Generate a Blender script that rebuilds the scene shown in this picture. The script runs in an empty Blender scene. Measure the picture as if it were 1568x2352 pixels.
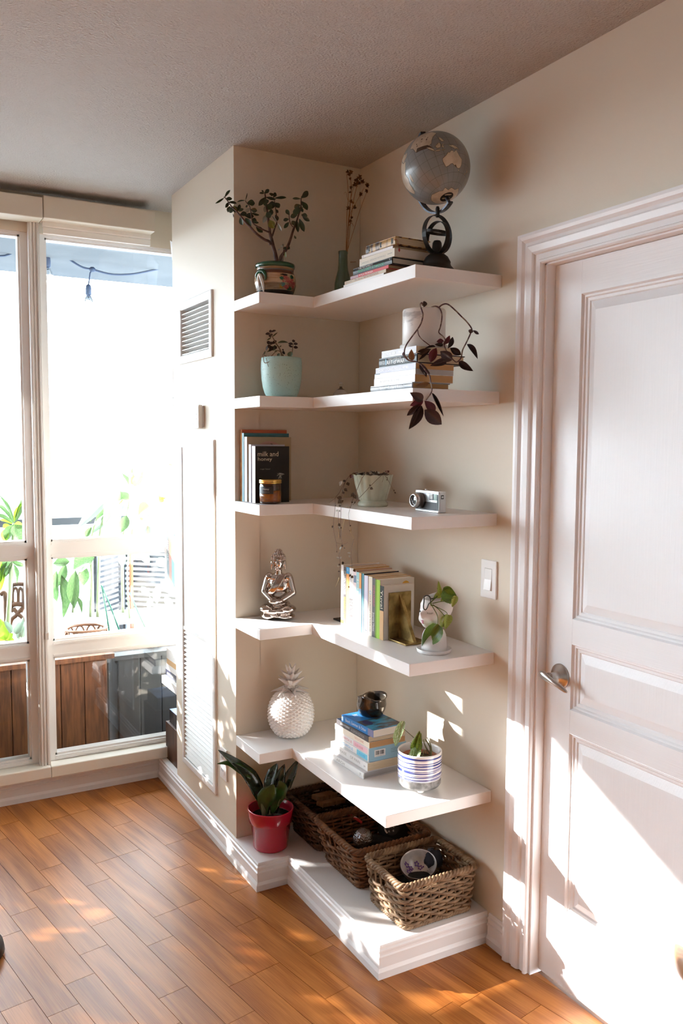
import bpy, bmesh, math, random
from mathutils import Vector, Matrix, noise
random.seed(7)
SC = bpy.context.scene
COL = SC.collection
PI = math.pi
V = Vector

# ------------------------------------------------------------------ camera
CAM = V((-1.592, -2.7458, 1.507)); YAW, PITCH, ROLL, FPX = -28.9742, -4.6302, 0.3418, 1949.6
_y, _p, _r = math.radians(YAW), math.radians(PITCH), math.radians(ROLL)
FW = V((math.sin(-_y)*math.cos(_p), math.cos(_y)*math.cos(_p), math.sin(_p)))
_rt = V((math.cos(_y), math.sin(_y), 0)); _up = _rt.cross(FW)
RT = _rt*math.cos(_r) + _up*math.sin(_r); UP = -_rt*math.sin(_r) + _up*math.cos(_r)
cd = bpy.data.cameras.new('camera'); cam = bpy.data.objects.new('camera', cd); COL.objects.link(cam)
cam.matrix_world = Matrix(((RT.x, UP.x, -FW.x, CAM.x), (RT.y, UP.y, -FW.y, CAM.y), (RT.z, UP.z, -FW.z, CAM.z), (0, 0, 0, 1)))
cd.sensor_fit = 'VERTICAL'; cd.sensor_height = 36.0; cd.lens = FPX*36.0/2352; cd.clip_start = 0.05
SC.camera = cam
# ------------------------------------------------------------------ light
wd = bpy.data.worlds.new('sky'); SC.world = wd; wd.use_nodes = True
_bg = wd.node_tree.nodes['Background']; _bg.inputs[0].default_value = (0.80, 0.92, 1.0, 1); _bg.inputs[1].default_value = 18.0
SUN_DIR = V((0.7232*0.9427, -0.6906*0.9427, -0.3338))
sd = bpy.data.lights.new('sun', 'SUN'); sd.energy = 19.0; sd.angle = math.radians(0.6); sd.color = (1.0, 0.97, 0.92)
so = bpy.data.objects.new('sun', sd); COL.objects.link(so); so.rotation_euler = SUN_DIR.to_track_quat('-Z', 'Y').to_euler()
SC.view_settings.view_transform = 'Standard'; SC.view_settings.look = 'None'; SC.view_settings.gamma = 1.0
SC.view_settings.use_curve_mapping = False
SC.view_settings.exposure = 0.62
SC.cycles.max_bounces = 10; SC.cycles.diffuse_bounces = 6; SC.cycles.glossy_bounces = 4; SC.cycles.transparent_max_bounces = 16
SC.cycles.caustics_reflective = False; SC.cycles.caustics_refractive = False; SC.cycles.sample_clamp_indirect = 8.0
SC.cycles.use_denoising = True

# ------------------------------------------------------------------ helpers: materials
def lin(c):
    return tuple(((x/255)/12.92 if x/255 <= 0.04045 else ((x/255+0.055)/1.055)**2.4) for x in c)
MATS = {}
def mat(name, rgb, rough=0.5, metal=0.0, spec=0.5, coat=0.0, rgb2=None, nscale=20.0, nsharp=(0.4, 0.6), stretch=(1, 1, 1), bump=0.0, bscale=80.0, bdist=0.002, bdetail=3.0, obvar=0.0, trans=0.0, sss=0.0, sheen=0.0):
    if name in MATS: return MATS[name]
    m = bpy.data.materials.new(name); m.use_nodes = True; nt = m.node_tree; N = nt.nodes; L = nt.links
    b = N['Principled BSDF']; c = lin(rgb)
    b.inputs['Base Color'].default_value = (*c, 1); b.inputs['Roughness'].default_value = rough; b.inputs['Metallic'].default_value = metal
    b.inputs['Specular IOR Level'].default_value = spec; b.inputs['Coat Weight'].default_value = coat
    b.inputs['Coat Roughness'].default_value = 0.08; b.inputs['Sheen Weight'].default_value = sheen
    if trans: b.inputs['Transmission Weight'].default_value = trans
    if sss:
        b.inputs['Subsurface Weight'].default_value = sss; b.inputs['Subsurface Radius'].default_value = (0.01, 0.01, 0.005)
    tc = N.new('ShaderNodeTexCoord'); mp = N.new('ShaderNodeMapping'); mp.inputs['Scale'].default_value = stretch
    L.new(tc.outputs['Object'], mp.inputs[0])
    last = None
    if rgb2:
        n = N.new('ShaderNodeTexNoise'); n.inputs['Scale'].default_value = nscale; n.inputs['Detail'].default_value = 5
        L.new(mp.outputs[0], n.inputs['Vector'])
        r = N.new('ShaderNodeValToRGB'); r.color_ramp.elements[0].position = nsharp[0]; r.color_ramp.elements[1].position = nsharp[1]
        r.color_ramp.elements[0].color = (*c, 1); r.color_ramp.elements[1].color = (*lin(rgb2), 1)
        L.new(n.outputs['Fac'], r.inputs[0]); last = r.outputs[0]
    if obvar:
        oi = N.new('ShaderNodeObjectInfo'); h = N.new('ShaderNodeHueSaturation'); mr = N.new('ShaderNodeMapRange')
        mr.inputs['To Min'].default_value = 1-obvar; mr.inputs['To Max'].default_value = 1+obvar
        L.new(oi.outputs['Random'], mr.inputs[0]); L.new(mr.outputs[0], h.inputs['Value'])
        if last: L.new(last, h.inputs['Color'])
        else: h.inputs['Color'].default_value = (*c, 1)
        last = h.outputs[0]
    if last: L.new(last, b.inputs['Base Color'])
    if bump:
        n2 = N.new('ShaderNodeTexNoise'); n2.inputs['Scale'].default_value = bscale; n2.inputs['Detail'].default_value = bdetail
        L.new(mp.outputs[0], n2.inputs['Vector'])
        bp = N.new('ShaderNodeBump'); bp.inputs['Strength'].default_value = bump; bp.inputs['Distance'].default_value = bdist
        L.new(n2.outputs['Fac'], bp.inputs['Height']); L.new(bp.outputs[0], b.inputs['Normal'])
    MATS[name] = m
    return m
def glass(name, tint=(1, 1, 1), refl=0.06, rough=0.0):
    m = bpy.data.materials.new(name); m.use_nodes = True; nt = m.node_tree; N = nt.nodes; L = nt.links
    N.remove(N['Principled BSDF']); o = N['Material Output']
    t = N.new('ShaderNodeBsdfTransparent'); t.inputs[0].default_value = (*tint, 1)
    g = N.new('ShaderNodeBsdfGlossy'); g.inputs['Roughness'].default_value = rough
    lw = N.new('ShaderNodeLayerWeight'); lw.inputs[0].default_value = 0.25
    mr = N.new('ShaderNodeMapRange'); mr.inputs['To Min'].default_value = refl; mr.inputs['To Max'].default_value = 0.9
    pw = N.new('ShaderNodeMath'); pw.operation = 'POWER'; pw.inputs[1].default_value = 3.0
    L.new(lw.outputs['Facing'], pw.inputs[0]); L.new(pw.outputs[0], mr.inputs[0])
    mx = N.new('ShaderNodeMixShader'); L.new(mr.outputs[0], mx.inputs[0]); L.new(t.outputs[0], mx.inputs[1]); L.new(g.outputs[0], mx.inputs[2])
    L.new(mx.outputs[0], o.inputs[0]); MATS[name] = m
    return m

# ------------------------------------------------------------------ helpers: geometry
def wm(o):
    return wm(o.parent) @ o.matrix_basis if o.parent else o.matrix_basis.copy()
def basis(x, y, z, o):
    return Matrix(((x[0], y[0], z[0], o[0]), (x[1], y[1], z[1], o[1]), (x[2], y[2], z[2], o[2]), (0, 0, 0, 1)))
class B:
    """collects shapes in world coordinates and links them as one mesh object"""
    def __init__(s): s.v = []; s.f = []; s.m = []; s.s = []
    def add(s, vs, fs, mi=0, smooth=False, M=None):
        k = len(s.v)
        s.v += [(M @ V(p)) if M is not None else V(p) for p in vs]
        for f in fs: s.f.append([i+k for i in f]); s.m.append(mi); s.s.append(smooth)
        return s
    def box(s, lo, hi, mi=0, M=None, bev=0.0):
        x0, y0, z0 = lo; x1, y1, z1 = hi
        if bev <= 0:
            vs = [(x0, y0, z0), (x1, y0, z0), (x1, y1, z0), (x0, y1, z0), (x0, y0, z1), (x1, y0, z1), (x1, y1, z1), (x0, y1, z1)]
            return s.add(vs, [(3, 2, 1, 0), (4, 5, 6, 7), (0, 1, 5, 4), (1, 2, 6, 5), (2, 3, 7, 6), (3, 0, 4, 7)], mi, False, M)
        bm = bmesh.new(); bmesh.ops.create_cube(bm, size=1)
        for v in bm.verts: v.co = V(((x0+x1)/2+v.co.x*(x1-x0), (y0+y1)/2+v.co.y*(y1-y0), (z0+z1)/2+v.co.z*(z1-z0)))
        bmesh.ops.bevel(bm, geom=bm.edges[:], offset=bev, segments=2, affect='EDGES', profile=0.5)
        return s.bm(bm, mi, False, M)
    def bm(s, bm, mi=0, smooth=False, M=None):
        bm.verts.index_update()
        s.add([v.co.copy() for v in bm.verts], [[v.index for v in f.verts] for f in bm.faces], mi, smooth, M); bm.free(); return s
    def prism(s, poly, a, b, axis='z', mi=0, M=None):
        n = len(poly)
        def P(p, h): return {'z': (p[0], p[1], h), 'y': (p[0], h, p[1]), 'x': (h, p[0], p[1])}[axis]
        vs = [P(p, a) for p in poly] + [P(p, b) for p in poly]
        return s.add(vs, [list(range(n))[::-1], list(range(n, 2*n))] + [(i, (i+1) % n, n+(i+1) % n, n+i) for i in range(n)], mi, False, M)
    def lathe(s, prof, c=(0, 0, 0), seg=32, mi=0, smooth=True, mod=None, M=None, cap=True):
        vs = []; fs = []
        for r, z in prof:
            for k in range(seg):
                a = 2*PI*k/seg
                rr = mod(a, r, z) if mod else r
                vs.append((c[0]+rr*math.cos(a), c[1]+rr*math.sin(a), c[2]+z))
        for i in range(len(prof)-1):
            for k in range(seg):
                k2 = (k+1) % seg; fs.append((i*seg+k, i*seg+k2, (i+1)*seg+k2, (i+1)*seg+k))
        if cap: fs.append(list(range(seg))[::-1]); fs.append([(len(prof)-1)*seg+k for k in range(seg)])
        return s.add(vs, fs, mi, smooth, M)
    def tube(s, pts, r, seg=6, mi=0, smooth=True, M=None, closed=False, flat=1.0):
        pts = [V(p) for p in pts]; n = len(pts); vs = []; fs = []
        rr = r if isinstance(r, (list, tuple)) else [r]*n
        nrm = None
        for i, p in enumerate(pts):
            if closed: t = (pts[(i+1) % n]-pts[i-1])
            else: t = (pts[min(i+1, n-1)]-pts[max(i-1, 0)])
            t = t.normalized() if t.length > 1e-9 else V((0, 0, 1))
            if nrm is None: nrm = t.orthogonal().normalized()
            else:
                nrm = nrm-t*nrm.dot(t); nrm = nrm.normalized() if nrm.length > 1e-6 else t.orthogonal().normalized()
            b = t.cross(nrm)
            for k in range(seg):
                a = 2*PI*k/seg; vs.append(p+(nrm*math.cos(a)+b*math.sin(a)*flat)*rr[i])
        m = n if closed else n-1
        for i in range(m):
            j = (i+1) % n
            for k in range(seg):
                k2 = (k+1) % seg; fs.append((i*seg+k, i*seg+k2, j*seg+k2, j*seg+k))
        if not closed: fs.append(list(range(seg))[::-1]); fs.append([(n-1)*seg+k for k in range(seg)])
        return s.add(vs, fs, mi, smooth, M)
    def sph(s, c, r, mi=0, seg=16, rings=10, M=None, smooth=True):
        r = (r, r, r) if isinstance(r, (int, float)) else r
        vs = [(c[0], c[1], c[2]-r[2])]; fs = []
        for i in range(1, rings):
            a = -PI/2+PI*i/rings
            for k in range(seg):
                b = 2*PI*k/seg; vs.append((c[0]+r[0]*math.cos(a)*math.cos(b), c[1]+r[1]*math.cos(a)*math.sin(b), c[2]+r[2]*math.sin(a)))
        vs.append((c[0], c[1], c[2]+r[2])); t = len(vs)-1
        for k in range(seg): fs.append((0, 1+(k+1) % seg, 1+k)); fs.append((t, t-seg+k, t-seg+(k+1) % seg))
        for i in range(rings-2):
            for k in range(seg):
                a = 1+i*seg; k2 = (k+1) % seg; fs.append((a+k, a+k2, a+seg+k2, a+seg+k))
        return s.add(vs, fs, mi, smooth, M)
    def grid(s, fn, nu, nv, mi=0, smooth=True, M=None):
        vs = [fn(i/nu, j/nv) for i in range(nu+1) for j in range(nv+1)]; w = nv+1
        return s.add(vs, [(i*w+j, (i+1)*w+j, (i+1)*w+j+1, i*w+j+1) for i in range(nu) for j in range(nv)], mi, smooth, M)
    def build(s, name, mats, parent=None, loc=None):
        me = bpy.data.meshes.new(name)
        T = wm(parent).inverted() if parent else (Matrix.Translation(-V(loc)) if loc else Matrix())
        me.from_pydata([T @ v for v in s.v], [], s.f)
        for m in (mats if isinstance(mats, (list, tuple)) else [mats]): me.materials.append(m)
        me.polygons.foreach_set('material_index', s.m); me.polygons.foreach_set('use_smooth', s.s); me.update()
        o = bpy.data.objects.new(name, me); COL.objects.link(o)
        if parent: o.parent = parent
        elif loc: o.location = loc
        return o
def put(name, me, parent, M):
    o = bpy.data.objects.new(name, me); COL.objects.link(o); o.parent = parent
    o.matrix_basis = (wm(parent).inverted() if parent else Matrix()) @ M
    return o
def tag(o, label, cat, group=None, kind=None):
    o['label'] = label; o['category'] = cat
    if group: o['group'] = group
    if kind: o['kind'] = kind
    return o
def thing(name, loc, label, cat, group=None):
    o = bpy.data.objects.new(name, None); COL.objects.link(o); o.location = loc; o.empty_display_size = 0.05
    return tag(o, label, cat, group)
def struct(o): o['kind'] = 'structure'; return o
def stuff(o): o['kind'] = 'stuff'; return o
def at(u, v, **k):
    """point of the room seen at (u, v) of the photograph on the plane x=, y= or z="""
    d = FW+RT*((u-784)/FPX)-UP*((v-1176)/FPX); (ax, val), = k.items(); i = 'xyz'.index(ax)
    return CAM+d*((val-CAM[i])/d[i])
def atd(u, v, P):
    """point seen at (u, v) as far away as P is"""
    d = FW+RT*((u-784)/FPX)-UP*((v-1176)/FPX); return CAM+d*(V(P)-CAM).dot(FW)
def spline(pts, n=6):
    pts = [V(p) for p in pts]; out = []
    for i in range(len(pts)-1):
        p0, p1, p2, p3 = pts[max(i-1, 0)], pts[i], pts[i+1], pts[min(i+2, len(pts)-1)]
        for k in range(n):
            t = k/n; out.append(0.5*((2*p1)+(-p0+p2)*t+(2*p0-5*p1+4*p2-p3)*t*t+(-p0+3*p1-3*p2+p3)*t**3))
    return out+[pts[-1]]
def leaf_mesh(name, mats, wfn, bend=0.15, fold=0.2, n=8, thick=0.0, wave=0.0, tipmat=None):
    """unit leaf: along +Y from 0 to 1, half width wfn(t) in X, bends down -Z"""
    b = B(); vs = []; fs = []; ms = []
    W = (-1, -0.5, 0, 0.5, 1)
    for i in range(n+1):
        t = i/n; w = max(wfn(t), 0.002)
        for x in W:
            vs.append((x*w, t, fold*abs(x)*w-bend*t*t+wave*math.sin(t*9+x*2)*abs(x)*w))
    for i in range(n):
        for j in range(4): fs.append((i*5+j, i*5+j+1, (i+1)*5+j+1, (i+1)*5+j))
    b.add(vs, fs, 0, True)
    if thick:
        b.add([(x, y, z-thick*math.sin(PI*min(max(y, 0.02), 0.98))**0.5) for x, y, z in vs], [f[::-1] for f in fs], 0, True)
    me = bpy.data.meshes.new(name); me.from_pydata(b.v, [], b.f)
    for m in (mats if isinstance(mats, (list, tuple)) else [mats]): me.materials.append(m)
    me.polygons.foreach_set('use_smooth', b.s); me.update()
    return me
def leafM(base, tip, nrm, width):
    base, tip = V(base), V(tip); y = tip-base; L = y.length; y = y/L; n = V(nrm); x = y.cross(n)
    x = x.normalized() if x.length > 1e-6 else y.orthogonal().normalized(); z = x.cross(y)
    return basis(x*width, y*L, z*L, base)
TEXTS = {}
def text_mesh(body, m, w, h, align='C', ext=0.00015):
    """a flat lettering mesh fitted to w x h, centred on the origin in its XY plane"""
    cu = bpy.data.curves.new('lettering', 'FONT'); cu.body = body; cu.resolution_u = 2; cu.align_x = 'LEFT' if align == 'L' else 'CENTER'
    o = bpy.data.objects.new('lettering', cu); me = bpy.data.meshes.new_from_object(o)
    bpy.data.objects.remove(o); bpy.data.curves.remove(cu)
    xs = [v.co.x for v in me.vertices]; ys = [v.co.y for v in me.vertices]
    sx = w/(max(xs)-min(xs)); sy = h/(max(ys)-min(ys)); cx = (max(xs)+min(xs))/2; cy = (max(ys)+min(ys))/2
    for v in me.vertices: v.co = V(((v.co.x-cx)*sx, (v.co.y-cy)*sy, 0))
    me.materials.clear(); me.materials.append(m); me.name = 'lettering'
    return me

# ------------------------------------------------------------------ materials of the room
PAINT = mat('wall_paint', (222, 212, 196), rough=0.55, spec=0.3, bump=0.08, bscale=420, bdist=0.0006)
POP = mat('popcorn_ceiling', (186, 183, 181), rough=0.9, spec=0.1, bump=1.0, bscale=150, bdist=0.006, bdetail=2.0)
TRIM = mat('trim_white', (236, 236, 238), rough=0.32, spec=0.45, bump=0.03, bscale=60, bdist=0.0005)
SHELF = mat('shelf_white', (240, 238, 237), rough=0.35, spec=0.45)
DOORV = mat('door_white_vertical_grain', (238, 240, 243), rough=0.38, spec=0.4, bump=0.5, bscale=260, bdist=0.0008, stretch=(1, 1, 0.03))
DOORH = mat('door_white_cross_grain', (238, 240, 243), rough=0.38, spec=0.4, bump=0.5, bscale=260, bdist=0.0008, stretch=(1, 0.03, 1))
VINYL = mat('window_vinyl', (232, 230, 228), rough=0.35, spec=0.4)
CONC = mat('balcony_concrete', (112, 118, 124), rough=0.9, rgb2=(100, 107, 114), nscale=3, bump=0.1, bscale=60)
BFLOOR = mat('balcony_floor', (120, 118, 116), rough=0.85, rgb2=(96, 95, 95), nscale=8)
DARK = mat('dark_cavity', (38, 36, 34), rough=0.9)
STEEL = mat('satin_nickel', (196, 192, 188), rough=0.28, metal=1.0)
TAUPE = mat('taupe_paint', (142, 132, 122), rough=0.7)
GLASS = glass('window_glass')

def sweep(b, path, prof, an, bn, mi=0, closed=False):
    """mitred moulding: profile (w along the in-plane normal, h along bn); in-plane normal = tangent x bn"""
    pts = [V(p) for p in path]; bn = V(bn).normalized(); n = len(pts); rings = []
    for i, p in enumerate(pts):
        t0 = (pts[i]-pts[i-1]).normalized() if i > 0 else None
        t1 = (pts[i+1]-pts[i]).normalized() if i < n-1 else None
        n0 = t0.cross(bn) if t0 else None; n1 = t1.cross(bn) if t1 else None
        if n0 is None: m = n1
        elif n1 is None: m = n0
        else:
            m = (n0+n1); m = m/(m.dot(n0))
        rings.append([p+m*w*an+bn*h for w, h in prof])
    k = len(prof); vs = [q for r in rings for q in r]; fs = []
    for i in range(n-1):
        for j in range(k-1): fs.append((i*k+j, i*k+j+1, (i+1)*k+j+1, (i+1)*k+j))
    fs.append(list(range(k))); fs.append([(n-1)*k+j for j in range(k)][::-1])
    return b.add(vs, fs, mi, False)
AX = -0.4934           # plane of the column's face towards the room
DY = 0.6703            # far end of that face
WY = 0.92              # window wall
H = 2.5
# ---- walls
b = B()
b.box((0, -0.985, 0), (0.12, 1.05, H)).box((0, -1.81, 1.992), (0.12, -0.985, H)).box((0, -4.3, 0), (0.12, -1.81, H))
struct(b.build('wall_right', PAINT))
b = B(); b.box((-0.40, 0, 0), (-0.001, DY, H))
for y0, y1, z0, z1 in [(0, .217, 0, H), (.551, DY, 0, H), (.217, .551, 0, .212), (.217, .551, .747, 1.848), (.217, .551, 2.026, H)]:
    b.box((AX, y0, z0), (-0.399, y1, z1))
wall_col = struct(b.build('wall_column', PAINT))
b = B(); b.box((-9.7, WY, -0.1), (0.12, 1.05, 0.10)).box((-9.7, WY, 2.345), (0.12, 1.05, H)).box((-0.27, WY, 0.1), (0.0, 1.05, 2.345))
struct(b.build('wall_window', PAINT))
struct(B().box((-9.7, -4.3, 0), (-9.6, WY, H)).build('wall_left', TAUPE))
struct(B().box((-9.6, -4.4, 0), (0.12, -4.3, H)).build('wall_rear', TAUPE))
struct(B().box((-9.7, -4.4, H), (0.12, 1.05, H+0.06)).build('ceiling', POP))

# ---- floor: oak strips laid at a slight angle
def oak(name, c1, c2, rot):
    m = bpy.data.materials.new(name); m.use_nodes = True; nt = m.node_tree; N = nt.nodes; L = nt.links; p = N['Principled BSDF']
    tc = N.new('ShaderNodeTexCoord'); mp = N.new('ShaderNodeMapping'); mp.inputs['Rotation'].default_value = (0, 0, rot)
    oi = N.new('ShaderNodeObjectInfo'); cb = N.new('ShaderNodeVectorMath'); cb.operation = 'SCALE'; cb.inputs[0].default_value = (7.3, 11.1, 3.7)
    L.new(oi.outputs['Random'], cb.inputs['Scale']); ad = N.new('ShaderNodeVectorMath'); L.new(tc.outputs['Object'], mp.inputs[0])
    L.new(mp.outputs[0], ad.inputs[0]); L.new(cb.outputs[0], ad.inputs[1])
    m2 = N.new('ShaderNodeMapping'); m2.inputs['Scale'].default_value = (1, 0.10, 1); L.new(ad.outputs[0], m2.inputs[0])
    n1 = N.new('ShaderNodeTexNoise'); n1.inputs['Scale'].default_value = 9; n1.inputs['Detail'].default_value = 3; n1.inputs['Distortion'].default_value = 0.3; L.new(m2.outputs[0], n1.inputs['Vector'])
    rg = N.new('ShaderNodeMath'); rg.operation = 'MULTIPLY'; rg.inputs[1].default_value = 26; L.new(n1.outputs['Fac'], rg.inputs[0])
    sn = N.new('ShaderNodeMath'); sn.operation = 'SINE'; L.new(rg.outputs[0], sn.inputs[0])
    m3 = N.new('ShaderNodeMapping'); m3.inputs['Scale'].default_value = (1, 0.02, 1); L.new(ad.outputs[0], m3.inputs[0])
    n2 = N.new('ShaderNodeTexNoise'); n2.inputs['Scale'].default_value = 420; n2.inputs['Detail'].default_value = 2; L.new(m3.outputs[0], n2.inputs['Vector'])
    s2 = N.new('ShaderNodeMath'); s2.operation = 'MULTIPLY_ADD'; s2.inputs[1].default_value = 0.22; s2.inputs[2].default_value = 0.0; L.new(sn.outputs[0], s2.inputs[0])
    a2 = N.new('ShaderNodeMath'); a2.operation = 'ADD'; L.new(s2.outputs[0], a2.inputs[0]); L.new(n2.outputs['Fac'], a2.inputs[1])
    cr = N.new('ShaderNodeValToRGB'); cr.color_ramp.elements[0].position = 0.15; cr.color_ramp.elements[1].position = 0.85
    cr.color_ramp.elements[0].color = (*lin(c1), 1); cr.color_ramp.elements[1].color = (*lin(c2), 1); L.new(a2.outputs[0], cr.inputs[0])
    hs = N.new('ShaderNodeHueSaturation'); mr = N.new('ShaderNodeMapRange'); mr.inputs['To Min'].default_value = 0.86; mr.inputs['To Max'].default_value = 1.1
    L.new(oi.outputs['Random'], mr.inputs[0]); L.new(mr.outputs[0], hs.inputs['Value']); L.new(cr.outputs[0], hs.inputs['Color'])
    L.new(hs.outputs[0], p.inputs['Base Color']); p.inputs['Roughness'].default_value = 0.36; p.inputs['Specular IOR Level'].default_value = 0.3
    bp = N.new('ShaderNodeBump'); bp.inputs['Strength'].default_value = 0.12; bp.inputs['Distance'].default_value = 0.0006
    L.new(n2.outputs['Fac'], bp.inputs['Height']); L.new(bp.outputs[0], p.inputs['Normal'])
    return m
TH = math.radians(10.8)
OAK = oak('oak_plank', (136, 76, 30), (180, 114, 56), 0.0)
OAKB = mat('oak_joint', (96, 58, 30), rough=0.7)
fb = B().box((-9.7, -4.4, -0.1), (0.12, WY, -0.0022)).build('floor', OAKB); struct(fb)
E1 = V((math.cos(TH), math.sin(TH), 0)); E2 = V((math.sin(TH), -math.cos(TH), 0)); PW = 0.0873; PL = 0.445
JO = {1: -.38, 2: .244, 3: .0325, 4: -.411, 5: .162, 6: -.0426, 7: .078, 8: .185, 9: .285}
def clip(poly, nx, ny, c):    # keep nx*x+ny*y <= c
    out = []
    for i in range(len(poly)):
        a, q = poly[i-1], poly[i]; da = nx*a[0]+ny*a[1]-c; dq = nx*q[0]+ny*q[1]-c
        if da*dq < 0: t = da/(da-dq); out.append((a[0]+(q[0]-a[0])*t, a[1]+(q[1]-a[1])*t))
        if dq <= 0: out.append(q)
    return out
npl = 0
for j in range(-8, 112):
    s1 = -.528-PW*(j-1); s0 = s1-PW; t0 = JO.get(j, random.uniform(0, PL)); ln = PL if j in JO else random.choice((PL, PL, 0.6, 0.9))
    if j > 20 or j < -2: ln = 1.8
    for k in range(-12, 14):
        ta = t0+k*ln; tb = ta+ln; g = 0.0007
        poly = [tuple((E1*s+E2*t)[:2]) for s, t in ((s0+g, ta+g), (s0+g, tb-g), (s1-g, tb-g), (s1-g, ta+g))]
        for n in ((1, 0, 0.03), (0, 1, WY-0.002), (-1, 0, 9.6), (0, -1, 4.3)): poly = clip(poly, *n) if len(poly) > 2 else []
        if len(poly) < 3: continue
        cx = sum(p[0] for p in poly)/len(poly); cy = sum(p[1] for p in poly)/len(poly)
        area = abs(sum(poly[i-1][0]*poly[i][1]-poly[i][0]*poly[i-1][1] for i in range(len(poly))))/2
        if area < 1e-4: continue
        M = basis(E1, -E2, V((0, 0, 1)), V((cx, cy, 0))); Mi = M.inverted()
        loc = [Mi @ V((p[0], p[1], 0)) for p in poly]
        if sum(loc[i-1].x*loc[i].y-loc[i].x*loc[i-1].y for i in range(len(loc))) < 0: loc = loc[::-1]
        q = B(); top = [(p.x*(1-0.0008/0.04), p.y, 0) for p in loc]
        q.prism([(p.x, p.y) for p in loc], -0.01, 0.0)
        me = bpy.data.meshes.new('plank'); me.from_pydata(q.v, [], q.f); me.materials.append(OAK); me.update()
        put('plank', me, fb, M); npl += 1

# ---- the low plinth and its mouldings
PROF = [(0, 0), (.014, 0), (.014, .020), (.009, .030), (.0085, .056), (.0115, .058), (.0115, .063), (.0075, .066), (.0075, .073), (.0105, .076), (.0105, .081), (.006, .084), (.006, .0905), (.003, .0944), (0, .0944)]
pl = thing('plinth', (-0.25, -0.4, 0), 'low white plinth with stepped moulding carrying the wicker baskets and red pot', 'plinth')
b = B(); b.prism([(AX, 0.001), (AX, -.2), (-.379, -.2), (-.379, -.797), (-0.0005, -.797), (-0.0005, -0.0005), (-.3, -0.0005), (-.3, 0.001)], 0.0005, .0942)
b.build('platform', SHELF, pl)
b = B(); sweep(b, [(AX, 0.0, 0.0003), (AX, -.2, 0.0003), (-.379, -.2, 0.0003), (-.379, -.797, 0.0003), (-0.0005, -.797, 0.0003)], PROF, 1, (0, 0, 1))
b.build('moulding', TRIM, pl)
b = B(); sweep(b, [(AX, WY-.016, 0.0003), (AX, 0.0, 0.0003)], PROF, 1, (0, 0, 1)); struct(b.build('baseboard_column', TRIM))
b = B(); sweep(b, [(0, -.813, 0.0003), (0, -.893, 0.0003)], PROF, 1, (0, 0, 1)); struct(b.build('baseboard_right', TRIM))
b = B(); sweep(b, [(-9.6, WY, 0.0003), (AX-.001, WY, 0.0003)], [(w*1.1, z*1.04) for w, z in PROF], 1, (0, 0, 1)); struct(b.build('baseboard_window', TRIM))
b = B(); b.box((-9.6, .862, .1005), (-0.975, .955, .150), bev=.004).box((-0.974, .862, .1005), (-0.001, .955, .150), bev=.004); struct(b.build('window_sill', mat('sill_cream', (235, 231, 222), rough=0.4)))
b = B(); b.box((AX, DY+.0005, 0.0005), (-0.0005, .9035, .0944)); struct(b.build('trim_1', SHELF))     # ledge of the far alcove

# ---- door and casing
CAS = [(0, 0), (0, .011), (.004, .015), (.009, .015), (.012, .010), (.026, .010), (.029, .015), (.034, .018), (.050, .020), (.055, .016), (.062, .016), (.070, .022), (.078, .024), (.086, .024), (.087, 0)]
b = B(); sweep(b, [(0, -.985, 0.001), (0, -.985, 1.988), (0, -1.815, 1.988), (0, -1.815, 0.001)], CAS, -1, (-1, 0, 0)); struct(b.build('trim_2', TRIM))
b = B(); b.box((0.0, -.9935, 0), (.075, -.985, 1.992)).box((0.0, -1.81, 1.984), (.075, -.985, 1.992)).box((0.0, -1.81, 0), (.075, -1.802, 1.992)).box((.068, -.999, 0), (.075, -.985, 1.992))
struct(b.build('door_frame', TRIM))
D0, D1, DX = -.9945, -1.80, .030
dr = thing('door_1', (DX, -1.4, 0), 'white interior door with three raised panels and nickel lever', 'door'); struct(dr)
b = B(); b.box((DX, D0, .012), (DX+.035, -1.091, 1.983)).box((DX, -1.709, .012), (DX+.035, D1, 1.983)); b.build('stile', DOORV, dr)
PZ = [(.2275, .7306), (.796, .975), (1.0431, 1.8964)]
b = B()
for z0, z1 in ((.012, PZ[0][0]), (PZ[0][1], PZ[1][0]), (PZ[1][1], PZ[2][0]), (PZ[2][1], 1.983)): b.box((DX+.0003, -1.709, z0), (DX+.035, -1.091, z1))
b.build('rail', DOORH, dr)
for z0, z1 in PZ:
    b = B(); R = []
    for ins, dp in ((0, 0), (.004, .007), (.009, .007), (.012, .011), (.019, .011), (.022, .014), (.045, .0055), (.047, .0055)):
        R.append([(DX+dp, y, z) for y, z in ((-1.091-ins, z0+ins), (-1.709+ins, z0+ins), (-1.709+ins, z1-ins), (-1.091-ins, z1-ins))])
    vs = [p for r in R for p in r]; fs = []
    for i in range(len(R)-1):
        for k in range(4): fs.append((i*4+k, (i+1)*4+k, (i+1)*4+(k+1) % 4, i*4+(k+1) % 4))
    fs.append([(len(R)-1)*4+k for k in range(4)][::-1])
    b.add(vs, fs); b.build('panel', DOORV, dr)
hd = B(); rc = V((DX, -1.052, .8795)); MR = basis((0, -1, 0), (0, 0, 1), (-1, 0, 0), rc)
hd.lathe([(.0335, 0), (.0335, .003), (.030, .007), (.018, .012), (.0155, .016), (.0135, .018), (.0125, .036), (.014, .040)], seg=40, M=MR)
hd.build('rosette', STEEL, dr)
hb = B(); vs = []; fs = []; K = 14; NS = 16
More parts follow.
